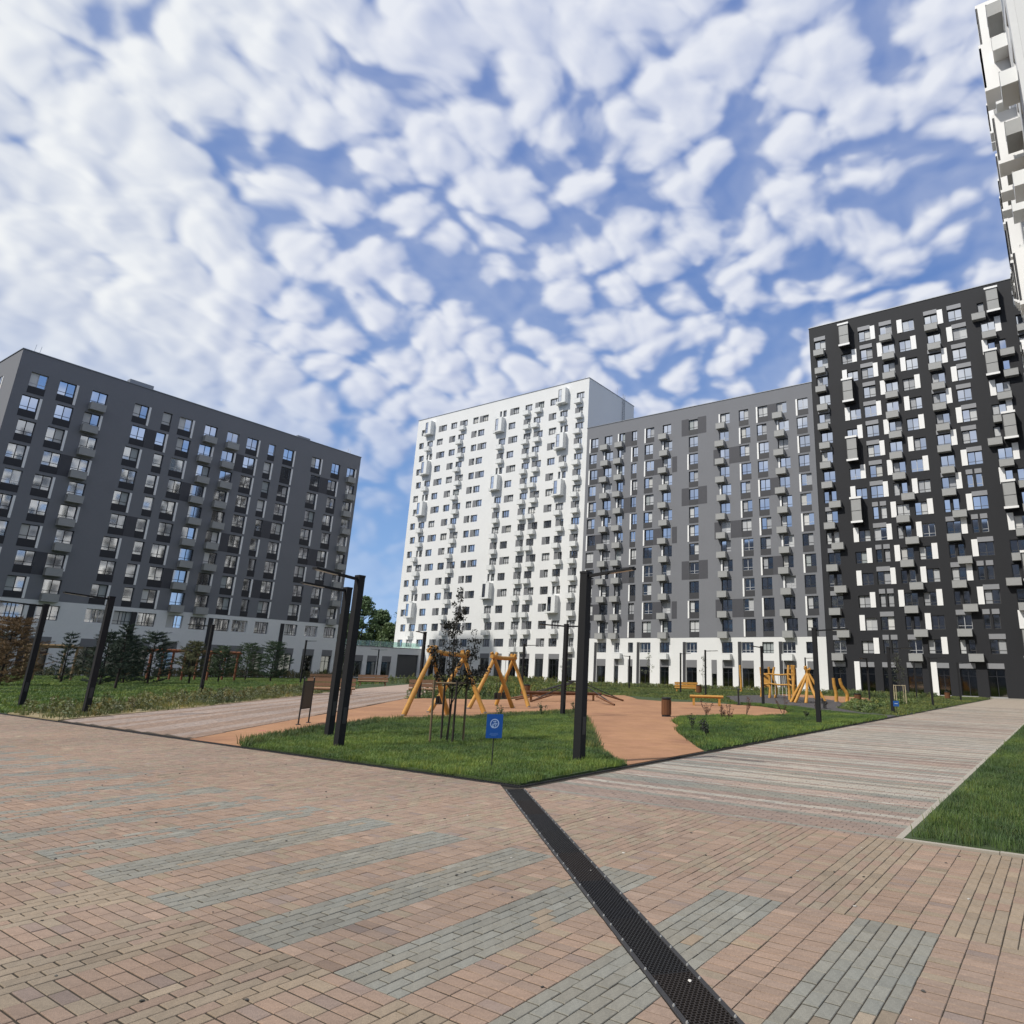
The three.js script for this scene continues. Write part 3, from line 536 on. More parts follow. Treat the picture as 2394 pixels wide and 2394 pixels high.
  layPavers(whole, plaza, 'paver_field', 300);
  const cg = new THREE.BufferGeometry(); cg.setAttribute('position', new THREE.Float32BufferAttribute(cut.pos, 3)); cg.setAttribute('color', new THREE.Float32BufferAttribute(cut.col, 3)); cg.setAttribute('uv', new THREE.Float32BufferAttribute(cut.uv, 2)); cg.computeVertexNormals();
  const cm = paverMat.clone(); cm.vertexColors = true; part(plaza, 'cut_pavers', cg, cm).userData.kind = 'stuff';
}
{
  const path = new THREE.Group(); path.name = 'path'; path.userData.kind = 'structure'; scene.add(path);
  part(path, 'bedding', sheet([[9.06, -1.84], [94.45, -1.84], [94.45, -7.66], [9.06, -7.66]], 0.05), jointMat, [0, -0.0046, 0]);
  const list = [];
  for (let i = 0; i < 520; i++) for (let j = 0; j < 29; j++) {        // rows across the path, colours change from row to row
    const odd = i % 2, x = 9.17 + i * 0.1, half = odd && (j === 0 || j === 28), z = half ? (j ? -1.97 : -7.47) : -7.42 + j * 0.2 - (odd ? 0.1 : 0), c = hash2(i >> 1, 5);
    if (j < 28 || odd) list.push([x, z, 1, i % 6 === 0 || c < 0.16 ? 'brick' : c < 0.34 ? 'grey' : c < 0.84 ? 'stone' : 'rose', half ? 0.49 : 1]);
  }
  layPavers(list, path, 'paver_field');
  part(path, 'far_paving', sheet([[61.2, -1.9], [94.4, -1.9], [94.4, -7.56], [61.2, -7.56]]), mat(lin(0.45, 0.38, 0.31), 0.9, { map: grainTex }), [0, -0.002, 0]);
}
const sidePath = [[9.25, -18.35], [29.6, -34.5], [42, -45.2], [60, -58], [92, -66], [92, -74], [62, -70], [40, -52.5], [26.3, -40.1], [9.25, -26.1]];
{
  const path = new THREE.Group(); path.name = 'path'; path.name = numbered('path') && 'path_001'; path.userData.kind = 'structure'; scene.add(path);
  part(path, 'bedding', sheet(sidePath, 0.04), mat(lin(0.13, 0.10, 0.075), 1, { map: soilTex }), [0, 0.0245, 0]);
  const list = [], a = Math.atan2(-0.61, 0.79);                       // rows follow the path's own direction
  const ca = Math.cos(a), sa = Math.sin(a);
  for (let i = -70; i < 190; i++) for (let j = -20; j < 150; j++) { const u = i * 0.2 + (j % 2 ? 0.1 : 0), v = j * 0.1, x = 9.3 + u * ca - v * sa, z = -26 + u * sa + v * ca; if (inside(sidePath, x, z) && x > 9.35) list.push([x, z, 0, hash2(j >> 2, 3) < 0.6 ? 'rose' : 'pink']); }
  const dummy = new THREE.Object3D(), im = new THREE.InstancedMesh(paverGeo, paverMat, list.length), c = new THREE.Color();
  list.forEach(([x, z, , t], i) => { dummy.position.set(x, 0.03 + rr(-0.002, 0.002), z); dummy.rotation.set(0, -a, 0); dummy.updateMatrix(); im.setMatrixAt(i, dummy.matrix); im.setColorAt(i, c.setRGB(...toneAt(t, x, z))); });
  im.name = 'paver_field'; im.userData.kind = 'stuff'; im.castShadow = im.receiveShadow = true; path.add(im);
  part(path, 'far_paving', sheet([[39, -42.7], [42, -45.2], [60, -58], [92, -66], [92, -74], [62, -70], [40, -52.5], [34.5, -47.5]]), mat(lin(0.47, 0.35, 0.28), 0.9, { map: grainTex }), [0, 0.031, 0]);
}

// --- slotted grating that crosses the paving at 45 degrees
{
  const L = 11, g = thing('drain_grate', 'black honeycomb drain grate crossing the paving with bolt heads along both rails', 'drain', [8.92, 0, -7.6], Math.atan2(-0.754, -0.656));
  // local +X runs from the lawn corner towards the viewer
  part(g, 'channel', merge([box01(0, L, -0.155, -0.14, -0.162, 0.162), box01(0, L, -0.14, -0.08, -0.162, -0.15), box01(0, L, -0.14, -0.08, 0.15, 0.162)]), mat(lin(0.16, 0.155, 0.14), 1));
  for (const s of [-1, 1]) { part(g, 'rail', box01(0, L, -0.08, 0.006, s * 0.146 - 0.016, s * 0.146 + 0.016), mat(lin(0.055, 0.052, 0.05), 0.5, { metalness: 0.5 })); part(g, 'mortar_edge', box01(0, L, -0.06, -0.012, s * 0.18 - 0.017, s * 0.18 + 0.017), mat(lin(0.30, 0.24, 0.18), 1, { map: soilTex })); }
  const a = [], W = 0.125, px = 0.026, pz = 0.030;
  for (let i = 0; i < 38; i++) for (let j = 0; j < 9; j++) {           // staggered cells between the bars
    const x = 0.006 + i * px, z = -W + j * pz + (i % 2 ? pz / 2 : 0);
    if (z < W - 0.002) a.push(bx(0.024, 0.02, 0.006, x + px / 2, -0.006, z));
  }
  for (let i = 0; i <= 38; i++) a.push(bx(0.005, 0.024, W * 2, 0.006 + i * px, -0.008, 0));
  const gg = merge(a), gm = [mat(lin(0.030, 0.028, 0.027), 0.5, { metalness: 0.4 }), mat(lin(0.034, 0.027, 0.023), 0.6, { metalness: 0.3 }), mat(lin(0.026, 0.025, 0.026), 0.45, { metalness: 0.4 })];
  for (let i = 0; i < 11; i++) part(g, 'grate_section', gg, gm[i % 3], [i * 1.0, 0, 0]);
  const boltMat = mat(lin(0.42, 0.42, 0.40), 0.4, { metalness: 0.3 });
  const bolt = merge([new THREE.CylinderGeometry(0.008, 0.009, 0.006, 8).translate(0, 0.006, 0), new THREE.CylinderGeometry(0.005, 0.006, 0.004, 6).translate(0, 0.012, 0)]);
  for (let i = 0; i < 44; i++) for (const s of [-1, 1]) part(g, 'bolt', bolt, boltMat, [0.12 + i * 0.25 + (i % 2 ? 0.05 : 0), 0.004, s * 0.142]);
}

// --- black edging between the paving and the planted ground, pale kerb of the right-hand lawn
{
  const teeth = (len) => { const a = [box01(0, len, -0.08, 0.012, -0.02, 0.02)]; for (let i = 0; i < len / 0.06; i++) a.push(bx(0.03, 0.03, 0.05, i * 0.06 + 0.03, 0.008, 0.03)); return merge(a); };
  const e1 = thing('lawn_edging', 'black toothed edging along the front of the lawn at the square', 'edging', [9.14, 0, -7.66], Math.PI / 2, 'black lawn edgings'); part(e1, 'edge_strip', teeth(36), MAT.blackMetal);
  const e2 = thing('lawn_edging', 'black toothed edging along the lawn beside the right-hand path', 'edging', [9.14, 0, -7.69], 0, 'black lawn edgings'); part(e2, 'edge_strip', teeth(70), MAT.blackMetal);
  const kerb = thing('kerb', 'pale concrete kerb round the right-hand lawn corner', 'kerb', [0, 0, 0]);
  const km = mat(lin(0.46, 0.42, 0.35), 0.85, { map: grainTex });
  for (let i = 0; i < 60; i++) part(kerb, 'kerb_stone', boxGeo(0.992, 0.16, 0.08), km, [9.62 + i, -0.055 + rr(-0.003, 0.003), -1.875]);
  for (let i = 0; i < 5; i++) part(kerb, 'kerb_stone', boxGeo(0.08, 0.16, 0.992), km, [9.16, -0.055 + rr(-0.003, 0.003), -1.34 + i]);
}
const rightLawn = [[9.2, -1.76], [34, -1.76], [34, 1.9], [34.0, 16], [9.2, 16]];
structure('lawn', sheet([[9.2, -1.83], [69, -1.83], [69, 1.85], [33.9, 1.85], [33.9, 16], [9.2, 16]], 0.08), lawnMat, 0.03);
const lawn1 = [[9.2, -7.72], [9.2, -16], [10.2, -16.5], [11.3, -17.3], [12.7, -18.5], [14.6, -18.9], [16.5, -19.9], [18.4, -19.9], [19.7, -19.1], [22, -18.8], [24.2, -19.3], [25.8, -19.5], [26.2, -18.8], [24.4, -17.2], [21.6, -15.1], [18.7, -12.9], [16.0, -11.0], [14.2, -9.5], [13.0, -8.4], [12.5, -7.72]];
structure('lawn', sheet(lawn1, 0.06), lawnMat, 0.05);
const lawn2 = [[16.3, -7.74], [16.9, -8.2], [19.1, -9.75], [21.2, -11.15], [23, -11.9], [25, -13.3], [27.5, -14.3], [29.6, -13.8], [31.2, -12.1], [33.2, -11.6], [35.8, -12.2], [39.8, -13.8], [43, -16.5], [44.4, -19.5], [46.0, -18.3], [44.5, -15.7], [40.9, -12.6], [38.9, -10.6], [36.9, -7.74]];
structure('lawn', sheet(lawn2, 0.05), lawnMat, 0.04);
const lawn3 = [[9.25, -30.5], [13, -34.2], [22, -44.2], [33, -53], [50, -66], [60, -74], [60, -100], [9.25, -100]];
const bedPts = [[9.25, -26.25], [15.3, -30.75], [26.3, -40.25], [40, -52.6], [37, -55], [24, -44.9], [13, -34], [9.25, -30.4]];
structure('planting_bed', sheet(bedPts, 0.06), mat(lin(0.62, 0.50, 0.31), 1, { map: soilTex }), 0.045);

// grass: many small tufts of blades
function tuftGeo(n, h, spread, w) {
  const pos = [], nor = [];
  for (let i = 0; i < n; i++) {
    const a = rnd() * 6.283, r = Math.sqrt(rnd()) * spread, x = Math.cos(a) * r, z = Math.sin(a) * r, b = rnd() * 6.283, bw = w * rr(0.7, 1.3), hh = h * rr(0.55, 1.15), lean = rr(0.1, 0.75) * hh, la = rnd() * 6.283;
    const dx = Math.cos(b) * bw / 2, dz = Math.sin(b) * bw / 2, mx = x + Math.cos(la) * lean * 0.35, mz = z + Math.sin(la) * lean * 0.35, tx = x + Math.cos(la) * lean, tz = z + Math.sin(la) * lean;
    pos.push(x - dx, 0, z - dz, x + dx, 0, z + dz, mx + dx * 0.8, hh * 0.6, mz + dz * 0.8, x - dx, 0, z - dz, mx + dx * 0.8, hh * 0.6, mz + dz * 0.8, mx - dx * 0.8, hh * 0.6, mz - dz * 0.8, mx - dx * 0.8, hh * 0.6, mz - dz * 0.8, mx + dx * 0.8, hh * 0.6, mz + dz * 0.8, tx, hh, tz);
  }
  const g = new THREE.BufferGeometry(); g.setAttribute('position', new THREE.Float32BufferAttribute(pos, 3)); g.computeVertexNormals(); return g;
}
const bladeMat = new THREE.MeshPhysicalMaterial({ color: 0xffffff, roughness: 0.75, transmission: 0.35, thickness: 0, side: THREE.DoubleSide });
const tuftA = tuftGeo(16, 0.085, 0.09, 0.008), tuftB = tuftGeo(14, 0.11, 0.16, 0.016), tuftC = tuftGeo(14, 0.14, 0.34, 0.035);
function grass(label, name, pts, n, geo, y, tone, sc = [0.7, 1.3], where) {
  let x0 = 1e9, x1 = -1e9, z0 = 1e9, z1 = -1e9; for (const [x, z] of pts) { x0 = Math.min(x0, x); x1 = Math.max(x1, x); z0 = Math.min(z0, z); z1 = Math.max(z1, z); }
  const im = new THREE.InstancedMesh(geo, bladeMat, n), d = new THREE.Object3D(), c = new THREE.Color(); let k = 0, guard = 0;
  while (k < n && guard++ < n * 12) {
    const x = rr(x0, x1), z = rr(z0, z1); if (!inside(pts, x, z) || (where && !where(x, z))) continue;
    const patch = fbm(x * 0.5, z * 0.5, 3), patch2 = fbm(x * 2.3 + 7, z * 2.3, 2), s = rr(...sc) * (0.65 + 0.7 * patch2);
    d.position.set(x, y, z); d.rotation.set(0, rnd() * 6.283, 0); d.scale.set(rr(0.8, 1.2), s, rr(0.8, 1.2)); d.updateMatrix(); im.setMatrixAt(k, d.matrix);
    const v = 0.62 + 0.55 * rnd() + 1.0 * (patch - 0.5) + 0.4 * (patch2 - 0.5), yl = (rnd() < 0.16 ? 0.7 : 0) + 0.9 * (patch - 0.46) + 0.5 * (patch2 - 0.45); im.setColorAt(k, c.setRGB(tone[0] * v * (1 + yl), tone[1] * v * (1 + yl * 0.25), tone[2] * v)); k++;
  }
  im.count = k; im.name = numbered(name); im.userData = { kind: 'stuff', label, category: 'grass' }; im.castShadow = im.receiveShadow = true; scene.add(im);
}
const G1 = [0.108, 0.200, 0.032];
grass('mown grass of the corner lawn round the blue sign', 'grass', lawn1, 21000, tuftA, 0.05, G1);
grass('mown grass of the lawn between the orange surface and the path', 'grass', lawn2, 17000, tuftB, 0.04, G1);
grass('mown grass of the lawn on the right edge behind the pale kerb', 'grass', [[9.25, -1.72], [40, -1.72], [40, 1.8], [30, 1.8], [20, 6], [9.25, 6]], 17000, tuftA, 0.03, [0.075, 0.145, 0.026], [0.8, 1.5]);
grass('grass of the left-hand lawn under the pines', 'grass', lawn3, 26000, tuftC, 0.0, G1, [0.6, 1.2]);
grass('far lawn grass beyond the playground', 'grass', [[29.6, -35], [98, -74], [98, -8], [39.6, -7.8], [46, -12.6], [61, -13], [77, -18], [80, -27], [62, -27.6], [46.5, -20], [52.4, -33], [44, -36.5], [36, -32]], 20000, tuftC, 0.0, [0.11, 0.165, 0.035], [0.6, 1.3], (x, z) => !inside(rubberPts, x, z) && !inside(sidePath, x, z));

// crumbs of stone and dry scraps that lie about on the paving
{
  const chip = new THREE.DodecahedronGeometry(0.012, 0).scale(1.3, 0.45, 0.9), im = new THREE.InstancedMesh(chip, mat(lin(1, 1, 1), 0.9), 150), d = new THREE.Object3D(), c = new THREE.Color();
  for (let i = 0; i < 150; i++) { const x = rr(1.6, 9), z = -rr(0.4, 14), k = rnd() < 0.25 ? rr(0.35, 0.6) : rr(0.02, 0.08), s = rr(0.35, 1.2); d.position.set(x, 0.004, z); d.rotation.set(0, rnd() * 6.283, 0); d.scale.set(s, s, s); d.updateMatrix(); im.setMatrixAt(i, d.matrix); im.setColorAt(i, c.setRGB(k, k * 0.96, k * 0.88)); }
  im.name = 'paving_crumbs'; im.userData = { kind: 'stuff', label: 'small pale and dark crumbs scattered over the near paving', category: 'crumbs' }; im.castShadow = im.receiveShadow = true; scene.add(im);
}

// ---------------------------------------------------------------- street furniture
// lamps: square black post with one or two thin arms at the top
function lamp(x, z, label, arms, h = 3.95, w = 0.17) {
  const g = thing('street_lamp', label, 'street lamp', [x, 0, z], 0, 'slim black street lamps');
  part(g, 'base_plate', merge([bx(w + 0.16, 0.03, w + 0.16, 0, 0.04, 0), ...[[-1, -1], [1, -1], [1, 1], [-1, 1]].map(([a, b]) => new THREE.CylinderGeometry(0.014, 0.014, 0.04, 6).translate(a * (w / 2 + 0.045), 0.07, b * (w / 2 + 0.045)))]), MAT.blackMetal);
  part(g, 'post', merge([bx(w, h - 0.05, w, 0, (h - 0.05) / 2, 0), bx(w + 0.012, 0.05, w + 0.012, 0, h - 0.026, 0)]), MAT.post);
  part(g, 'service_door', boxGeo(w * 0.6, 0.35, 0.006), MAT.blackMetal, [0, 0.75, w / 2 + 0.004]);
  for (const [dx, dz] of arms) {
    const L = Math.hypot(dx, dz), a = part(g, 'arm', merge([box01(0, L * 0.45, -0.03, 0.03, -0.03, 0.03), box01(L * 0.45, L, -0.022, 0.022, -0.07, 0.07)]), MAT.post, [dx / L * (w / 2 + 0.006), h - 0.10, dz / L * (w / 2 + 0.006)], [0, Math.atan2(-dz, dx), 0.05]);
    part(a, 'light_panel', box01(L * 0.5, L * 0.97, -0.03, -0.0225, -0.05, 0.05), mat(lin(0.5, 0.5, 0.48), 0.3));
  }
  return g;
}
lamp(10.27, -13.97, 'nearer of the paired black lamps left of the sapling', [[-1.3, 0.25]], 3.93, 0.165);
lamp(11.74, -16.43, 'farther of the paired black lamps left of the sapling', [[-1.3, 0.0]], 3.93, 0.165);
lamp(12.15, -8.68, 'tall near black lamp at the right end of the corner lawn', [[-0.15, 1.25]], 3.97, 0.185);
lamp(28.3, -8.52, 'black lamp beside the path in front of the wooden climbing frame', [[0.1, 1.25]], 3.82);
lamp(42.7, -8.56, 'black lamp beside the path with a small blue sign at its foot', [[0.1, 1.25]], 3.7);
lamp(57.6, -8.64, 'slender far lamp beside the path before the white pilaster', [[0.0, 1.1]], 3.6, 0.14);
lamp(76.5, -8.9, 'farthest lamp of the row beside the path', [[0.0, 1.1]], 3.7, 0.14);
lamp(24.36, -18.35, 'two armed black lamp behind the near lamp on the corner lawn', [[-0.75, -0.85], [0.85, 0.5]], 3.88, 0.16);
lamp(10.78, -28.51, 'black lamp standing in the planted strip at the left', [[-1.4, 0.2]], 4.05, 0.18);
lamp(11.03, -35.09, 'black lamp standing in the lawn at the left edge', [[-1.5, 0.1]], 4.02, 0.18);
lamp(21.9, -43.2, 'black lamp on the left lawn between the two middle pines', [[-0.9, -0.9]], 4.1, 0.16);
lamp(31.0, -34.8, 'black lamp behind the left swing frame', [[-1.0, 0.4]], 4.15, 0.16);
lamp(44.0, -37.4, 'thin black lamp by the brown bin behind the right swing', [[1.0, 0.5]], 4.0, 0.14);
lamp(76, -46.9, 'thin far lamp with an arm to the left before the white base', [[-1.1, -0.4]], 4.1, 0.14);
lamp(68, -35.4, 'thin far lamp left of the orange bench before the white wall', [[0.3, 1.0]], 4.2, 0.14);
lamp(60, -28.6, 'thin far lamp right of the orange bench with an arm to the right', [[0.7, 0.9]], 4.2, 0.14);
lamp(44.48, -17.03, 'black lamp at the bend of the grey play path', [[-1.1, -0.3]], 3.85, 0.15);
lamp(84, -26.6, 'thin far lamp behind the wooden climbing frame', [[0.6, 1.0]], 4.3, 0.14);
lamp(80.5, -13.6, 'thin far lamp before the black tower entrance', [[0.2, 1.0]], 3.8, 0.13);
lamp(70.5, -16.2, 'thin far lamp behind the two wavy posts', [[-1.0, -0.4]], 3.9, 0.13);
lamp(46, -70.5, 'thin far lamp before the right end of the left-hand block', [[1.0, 0.2]], 4.6, 0.15);
lamp(78, -98.5, 'far two armed lamp before the low white building', [[-1.6, 0], [1.6, 0]], 4.9, 0.14);

// blue notice on a stick in the corner lawn: white ring emblem and two short lines of print
{
  const g = thing('lawn_sign', 'small blue sign on a black stick with a white round emblem, in the corner lawn', 'sign', [10.18, 0.05, -9.27], Math.atan2(-10.18, 9.27) + 0.10);
  part(g, 'stick', rod([0, -0.05, 0], [0, 0.56, 0], 0.011, 0.011, 8), MAT.blackMetal);
  const w = 0.305, h = 0.43;
  const s = new THREE.Shape(), r = 0.015; s.moveTo(-w / 2 + r, -h / 2); s.lineTo(w / 2 - r, -h / 2); s.quadraticCurveTo(w / 2, -h / 2, w / 2, -h / 2 + r); s.lineTo(w / 2, h / 2 - r); s.quadraticCurveTo(w / 2, h / 2, w / 2 - r, h / 2); s.lineTo(-w / 2 + r, h / 2); s.quadraticCurveTo(-w / 2, h / 2, -w / 2, h / 2 - r); s.lineTo(-w / 2, -h / 2 + r); s.quadraticCurveTo(-w / 2, -h / 2, -w / 2 + r, -h / 2);
  part(g, 'board', new THREE.ExtrudeGeometry(s, { depth: 0.006, bevelEnabled: false }), mat(lin(0.005, 0.085, 0.36), 0.4), [0, 0.745, 0.012]);
  const wm = mat(lin(0.42, 0.58, 0.82), 0.5), zf = 0.0195;
  part(g, 'emblem_ring', new THREE.RingGeometry(0.068, 0.084, 40), wm, [0, 0.79, zf]);
  const f = [[-0.032, -0.045, 0.014, 0.075], [-0.012, 0.030, 0.052, 0.013], [-0.016, -0.052, 0.034, 0.013], [0.006, 0.002, 0.05, 0.012], [0.040, 0.004, 0.012, 0.03], [0.022, -0.028, 0.013, 0.045], [-0.010, -0.012, 0.012, 0.04], [0.004, 0.046, 0.036, 0.010]];
  part(g, 'emblem_figure', merge(f.map(([x, y, ww, hh]) => new THREE.PlaneGeometry(ww, hh).translate(x + 0.003, y, 0).rotateZ(-0.15))), wm, [0, 0.79, zf + 0.0004]);
  const tm = mat(lin(0.10, 0.24, 0.58), 0.5), bars = []; for (const [y, n, x0] of [[0.0, 9, -0.075], [-0.022, 10, -0.083], [-0.042, 6, -0.05]]) for (let i = 0; i < n; i++) bars.push(new THREE.PlaneGeometry(0.011, 0.011).translate(x0 + i * 0.0165 + 0.008, y, 0));
  part(g, 'print', merge(bars), tm, [0, 0.615, zf]);
}
// small round blue sign at the foot of a far lamp
{
  const g = thing('marker_sign', 'tiny blue plate at the foot of a lamp beside the path', 'sign', [42.6, 0, -8.35], -0.9);
  part(g, 'stick', rod([0, -0.02, 0], [0, 0.42, 0], 0.012), MAT.blackMetal); part(g, 'board', boxGeo(0.34, 0.3, 0.012), mat(lin(0.02, 0.12, 0.45), 0.4), [0, 0.55, 0.02]); part(g, 'print', boxGeo(0.2, 0.04, 0.002), mat(lin(0.5, 0.62, 0.8), 0.5), [0, 0.55, 0.028]);
}
// information board on two legs
{
  const dx = 14.31 - 13.61, dz = -21.17 + 20.65, L = Math.hypot(dx, dz);
  const g = thing('information_board', 'dark grey information board on two thin legs beside the diagonal path', 'board', [13.61, 0.02, -20.65], Math.atan2(-dz, dx));
  for (const x of [0, L]) { const leg = part(g, 'leg', rod([x, 0, 0], [x, 1.40, 0], 0.025), MAT.blackMetal); part(leg, 'foot', new THREE.CylinderGeometry(0.07, 0.075, 0.02, 12).translate(x, 0.012, 0), MAT.blackMetal); }
  part(g, 'panel', box01(0.03, L - 0.03, 0.46, 1.33, -0.012, 0.012), mat(lin(0.012, 0.015, 0.015), 0.6));
  part(g, 'top_cap', merge([rod([0, 1.40, 0], [0.05, 1.43, 0], 0.02), rod([L, 1.40, 0], [L - 0.05, 1.43, 0], 0.02)]), MAT.blackMetal);
  part(g, 'face_sheet', box01(0.07, L - 0.07, 0.52, 1.27, 0.013, 0.015), mat(lin(0.018, 0.023, 0.022), 0.55));
}
// litter bins: black drum clad with brown slats
function bin(x, z, label, h = 0.8, r = 0.17) {
  const g = thing('litter_bin', label, 'litter bin', [x, 0.02, z], rr(0, 1), 'slatted litter bins');
  part(g, 'drum', new THREE.CylinderGeometry(r * 0.93, r * 0.93, h - 0.06, 20).translate(0, h / 2, 0), MAT.blackMetal);
  for (let i = 0; i < 14; i++) { const a = i / 14 * 6.283; part(g, 'slat', boxGeo(2 * Math.PI * r / 14 - 0.008, h - 0.18, 0.016), MAT.binWood, [Math.sin(a) * r, h / 2 - 0.01, Math.cos(a) * r], [0, a, 0]); }
  part(g, 'lid', new THREE.CylinderGeometry(r * 1.04, r * 1.06, 0.06, 20).translate(0, h - 0.03, 0), MAT.blackMetal);
  part(g, 'base_ring', new THREE.CylinderGeometry(r * 0.98, r * 1.0, 0.05, 20).translate(0, 0.025, 0), MAT.blackMetal);
}
bin(28.03, -15.31, 'brown slatted bin with a black lid alone on the orange surface', 0.82, 0.21);
bin(42.37, -35.48, 'brown slatted bin behind the right swing frame', 0.84, 0.24);
bin(58.79, -14.42, 'brown slatted bin to the right of the two wavy posts', 0.72, 0.26);
bin(82.82, -10.9, 'orange brown bin before the ground floor of the black tower', 0.8, 0.27);
bin(68.0, -33.2, 'brown bin at the right end of the far orange bench', 0.85, 0.28);

// log swings: crossed legs at each end, a beam between, chains and a seat
function swing(label, feet, tops, beamOver, ranges) {
  const g = thing('log_swing', label, 'swing', [0, 0.02, 0], 0, 'log swings');
  feet.forEach(([a, b], i) => {
    const t = tops[i];
    for (const f of [a, b]) {
      const end = [t[0] + (t[0] - f[0]) * 0.13, t[1] + 0.22, t[2] + (t[2] - f[1]) * 0.13], mid = [(f[0] + end[0]) / 2 + rr(-0.06, 0.06), end[1] / 2, (f[1] + end[2]) / 2 + rr(-0.06, 0.06)];
      const leg = part(g, 'leg', wavy([[f[0], -0.03, f[1]], mid, end], 0.105, 0.085), MAT.log);
      part(leg, 'steel_shoe', rod([f[0], -0.02, f[1]], [f[0], 0.06, f[1]], 0.1, 0.1, 12), MAT.galvanised);
    }
  });
  const [p, q] = tops, d = [q[0] - p[0], q[1] - p[1], q[2] - p[2]], A = p.map((v, i) => v - d[i] * beamOver), B = q.map((v, i) => v + d[i] * beamOver);
  A[1] += 0.02; B[1] += 0.02;
  part(g, 'beam', wavy([A, p.map((v, i) => v + d[i] * 0.5 + (i === 1 ? -0.03 : 0)), B], 0.10, 0.105), MAT.log);
  for (const [k, seatH] of ranges) {
    const c = p.map((v, i) => v + d[i] * k), n = Math.hypot(d[0], d[2]), ux = d[0] / n, uz = d[2] / n;
    for (const s of [-1, 1]) part(g, 'chain', rod([c[0] + s * ux * 0.22, c[1] - 0.1, c[2] + s * uz * 0.22], [c[0] + s * ux * 0.22, seatH + 0.03, c[2] + s * uz * 0.22], 0.012, 0.012, 6), MAT.blackMetal);
    const seat = part(g, 'seat', boxGeo(0.5, 0.05, 0.2), MAT.blackMetal, [c[0], seatH, c[2]], [0, Math.atan2(-d[2], d[0]), 0]);
    part(seat, 'seat_guard', merge([box01(-0.22, 0.22, 0.025, 0.3, 0.07, 0.1), box01(-0.22, 0.22, 0.025, 0.3, -0.1, -0.07)]), MAT.blackMetal);
  }
}
swing('left log swing of yellow poles partly hidden behind the sapling', [[[19.06, -22.17], [20.95, -21.65]], [[21.4, -23.3], [23.04, -21.61]]], [[20.05, 2.5, -21.9], [22.55, 2.42, -22.6]], 0.14, [[0.35, 0.42]]);
swing('right log swing of yellow poles with its beam in the clear', [[[24.97, -24.49], [27.35, -23.75]], [[28.57, -26.03], [28.84, -23.96]]], [[26.2, 2.46, -24.2], [28.8, 2.46, -25.2]], 0.12, [[0.3, 0.42], [0.68, 0.42]]);

// climbing net of ropes on a low timber frame
{
  const g = thing('climbing_net', 'low rope climbing net with red brown timbers behind the near lamp', 'climbing net', [0, 0.02, 0]);
  const c = [38.2, -27.6], ends = [[34.73, -22.42], [40.95, -25.71], [34.85, -30.1], [33.6, -27.8], [36.4, -31.8], [41.8, -29.5]];
  part(g, 'mast', rod([c[0], 0, c[1]], [c[0], 1.55, c[1]], 0.10, 0.09, 10), MAT.logDark); part(g, 'mast', rod([c[0] + 1.4, 0, c[1] - 1.1], [c[0] + 1.4, 1.4, c[1] - 1.1], 0.09, 0.08, 10), MAT.logDark);
  part(g, 'ring', new THREE.TorusGeometry(0.55, 0.045, 8, 20).rotateX(Math.PI / 2).translate(c[0] + 0.6, 1.25, c[1] - 0.5), MAT.blackMetal);
  for (const [x, z] of ends) { part(g, 'rope', rod([x, 0.04, z], [c[0] + 0.6, 1.3, c[1] - 0.5], 0.035, 0.03, 6), MAT.blackMetal); part(g, 'ground_timber', rod([x, 0.05, z], [x + (c[0] - x) * 0.45, 0.42, z + (c[1] - z) * 0.45], 0.06, 0.05, 8), MAT.binWood); }
  for (let k = 1; k < 5; k++) for (let i = 0; i < ends.length; i++) { const a = ends[i], b = ends[(i * 5 + 1) % ends.length], t = k / 5, L = (e) => [e[0] + (c[0] + 0.6 - e[0]) * t, 0.04 + 1.26 * t, e[1] + (c[1] - 0.5 - e[1]) * t]; if (Math.hypot(a[0] - b[0], a[1] - b[1]) < 7) part(g, 'net_rope', rod(L(a), L(b), 0.02, 0.02, 5), MAT.blackMetal); }
  part(g, 'balance_log', wavy([[33.9, 0.52, -28.8], [36, 0.5, -28.2], [39.8, 0.44, -26.8]], 0.11, 0.10), MAT.binWood);
  for (const [x, z] of [[34.6, -28.6], [39.2, -27.0]]) part(g, 'log_support', rod([x, 0, z], [x, 0.42, z], 0.07, 0.07, 8), MAT.logDark);
}

// wooden benches
function logBench(x, z, turn, label, L = 1.6, back = 0, m = MAT.log, h = 0.46) {
  const g = thing('bench', label, 'bench', [x, 0.02, z], turn, 'timber benches');
  for (let i = 0; i < 3; i++) part(g, 'seat_plank', wavy([[-L / 2, h - 0.06, -0.17 + i * 0.17], [0, h - 0.06 + rr(-0.01, 0.01), -0.17 + i * 0.17], [L / 2, h - 0.06, -0.17 + i * 0.17]], 0.085, 0.085), m);
  for (const s of [-1, 1]) part(g, 'leg', box01(-0.07, 0.07, -0.02, h - 0.12, -0.2, 0.2), m, [s * (L / 2 - 0.25), 0, 0]);
  if (back) for (let i = 0; i < 2; i++) part(g, 'backrest', box01(-L / 2, L / 2, h + 0.08 + i * 0.27, h + 0.31 + i * 0.27, -0.30, -0.23), m);
  if (back) for (const s of [-1, 1]) part(g, 'back_post', box01(-0.04, 0.04, 0.1, h + 0.6, -0.36, -0.302), MAT.blackMetal, [s * (L / 2 - 0.3), 0, 0]);
}
logBench(40.6, -19.3, -1.1, 'yellow log bench at the edge of the orange surface', 2.1, 0, MAT.log, 0.6);
logBench(70.5, -36.0, -1.1, 'yellow timber bench with a backrest on the far lawn', 2.6, 1, MAT.log, 0.5);
logBench(29.0, -41.0, -0.65, 'near pink brown timber sofa beside the diagonal path', 3.0, 1, MAT.benchWood, 0.48);
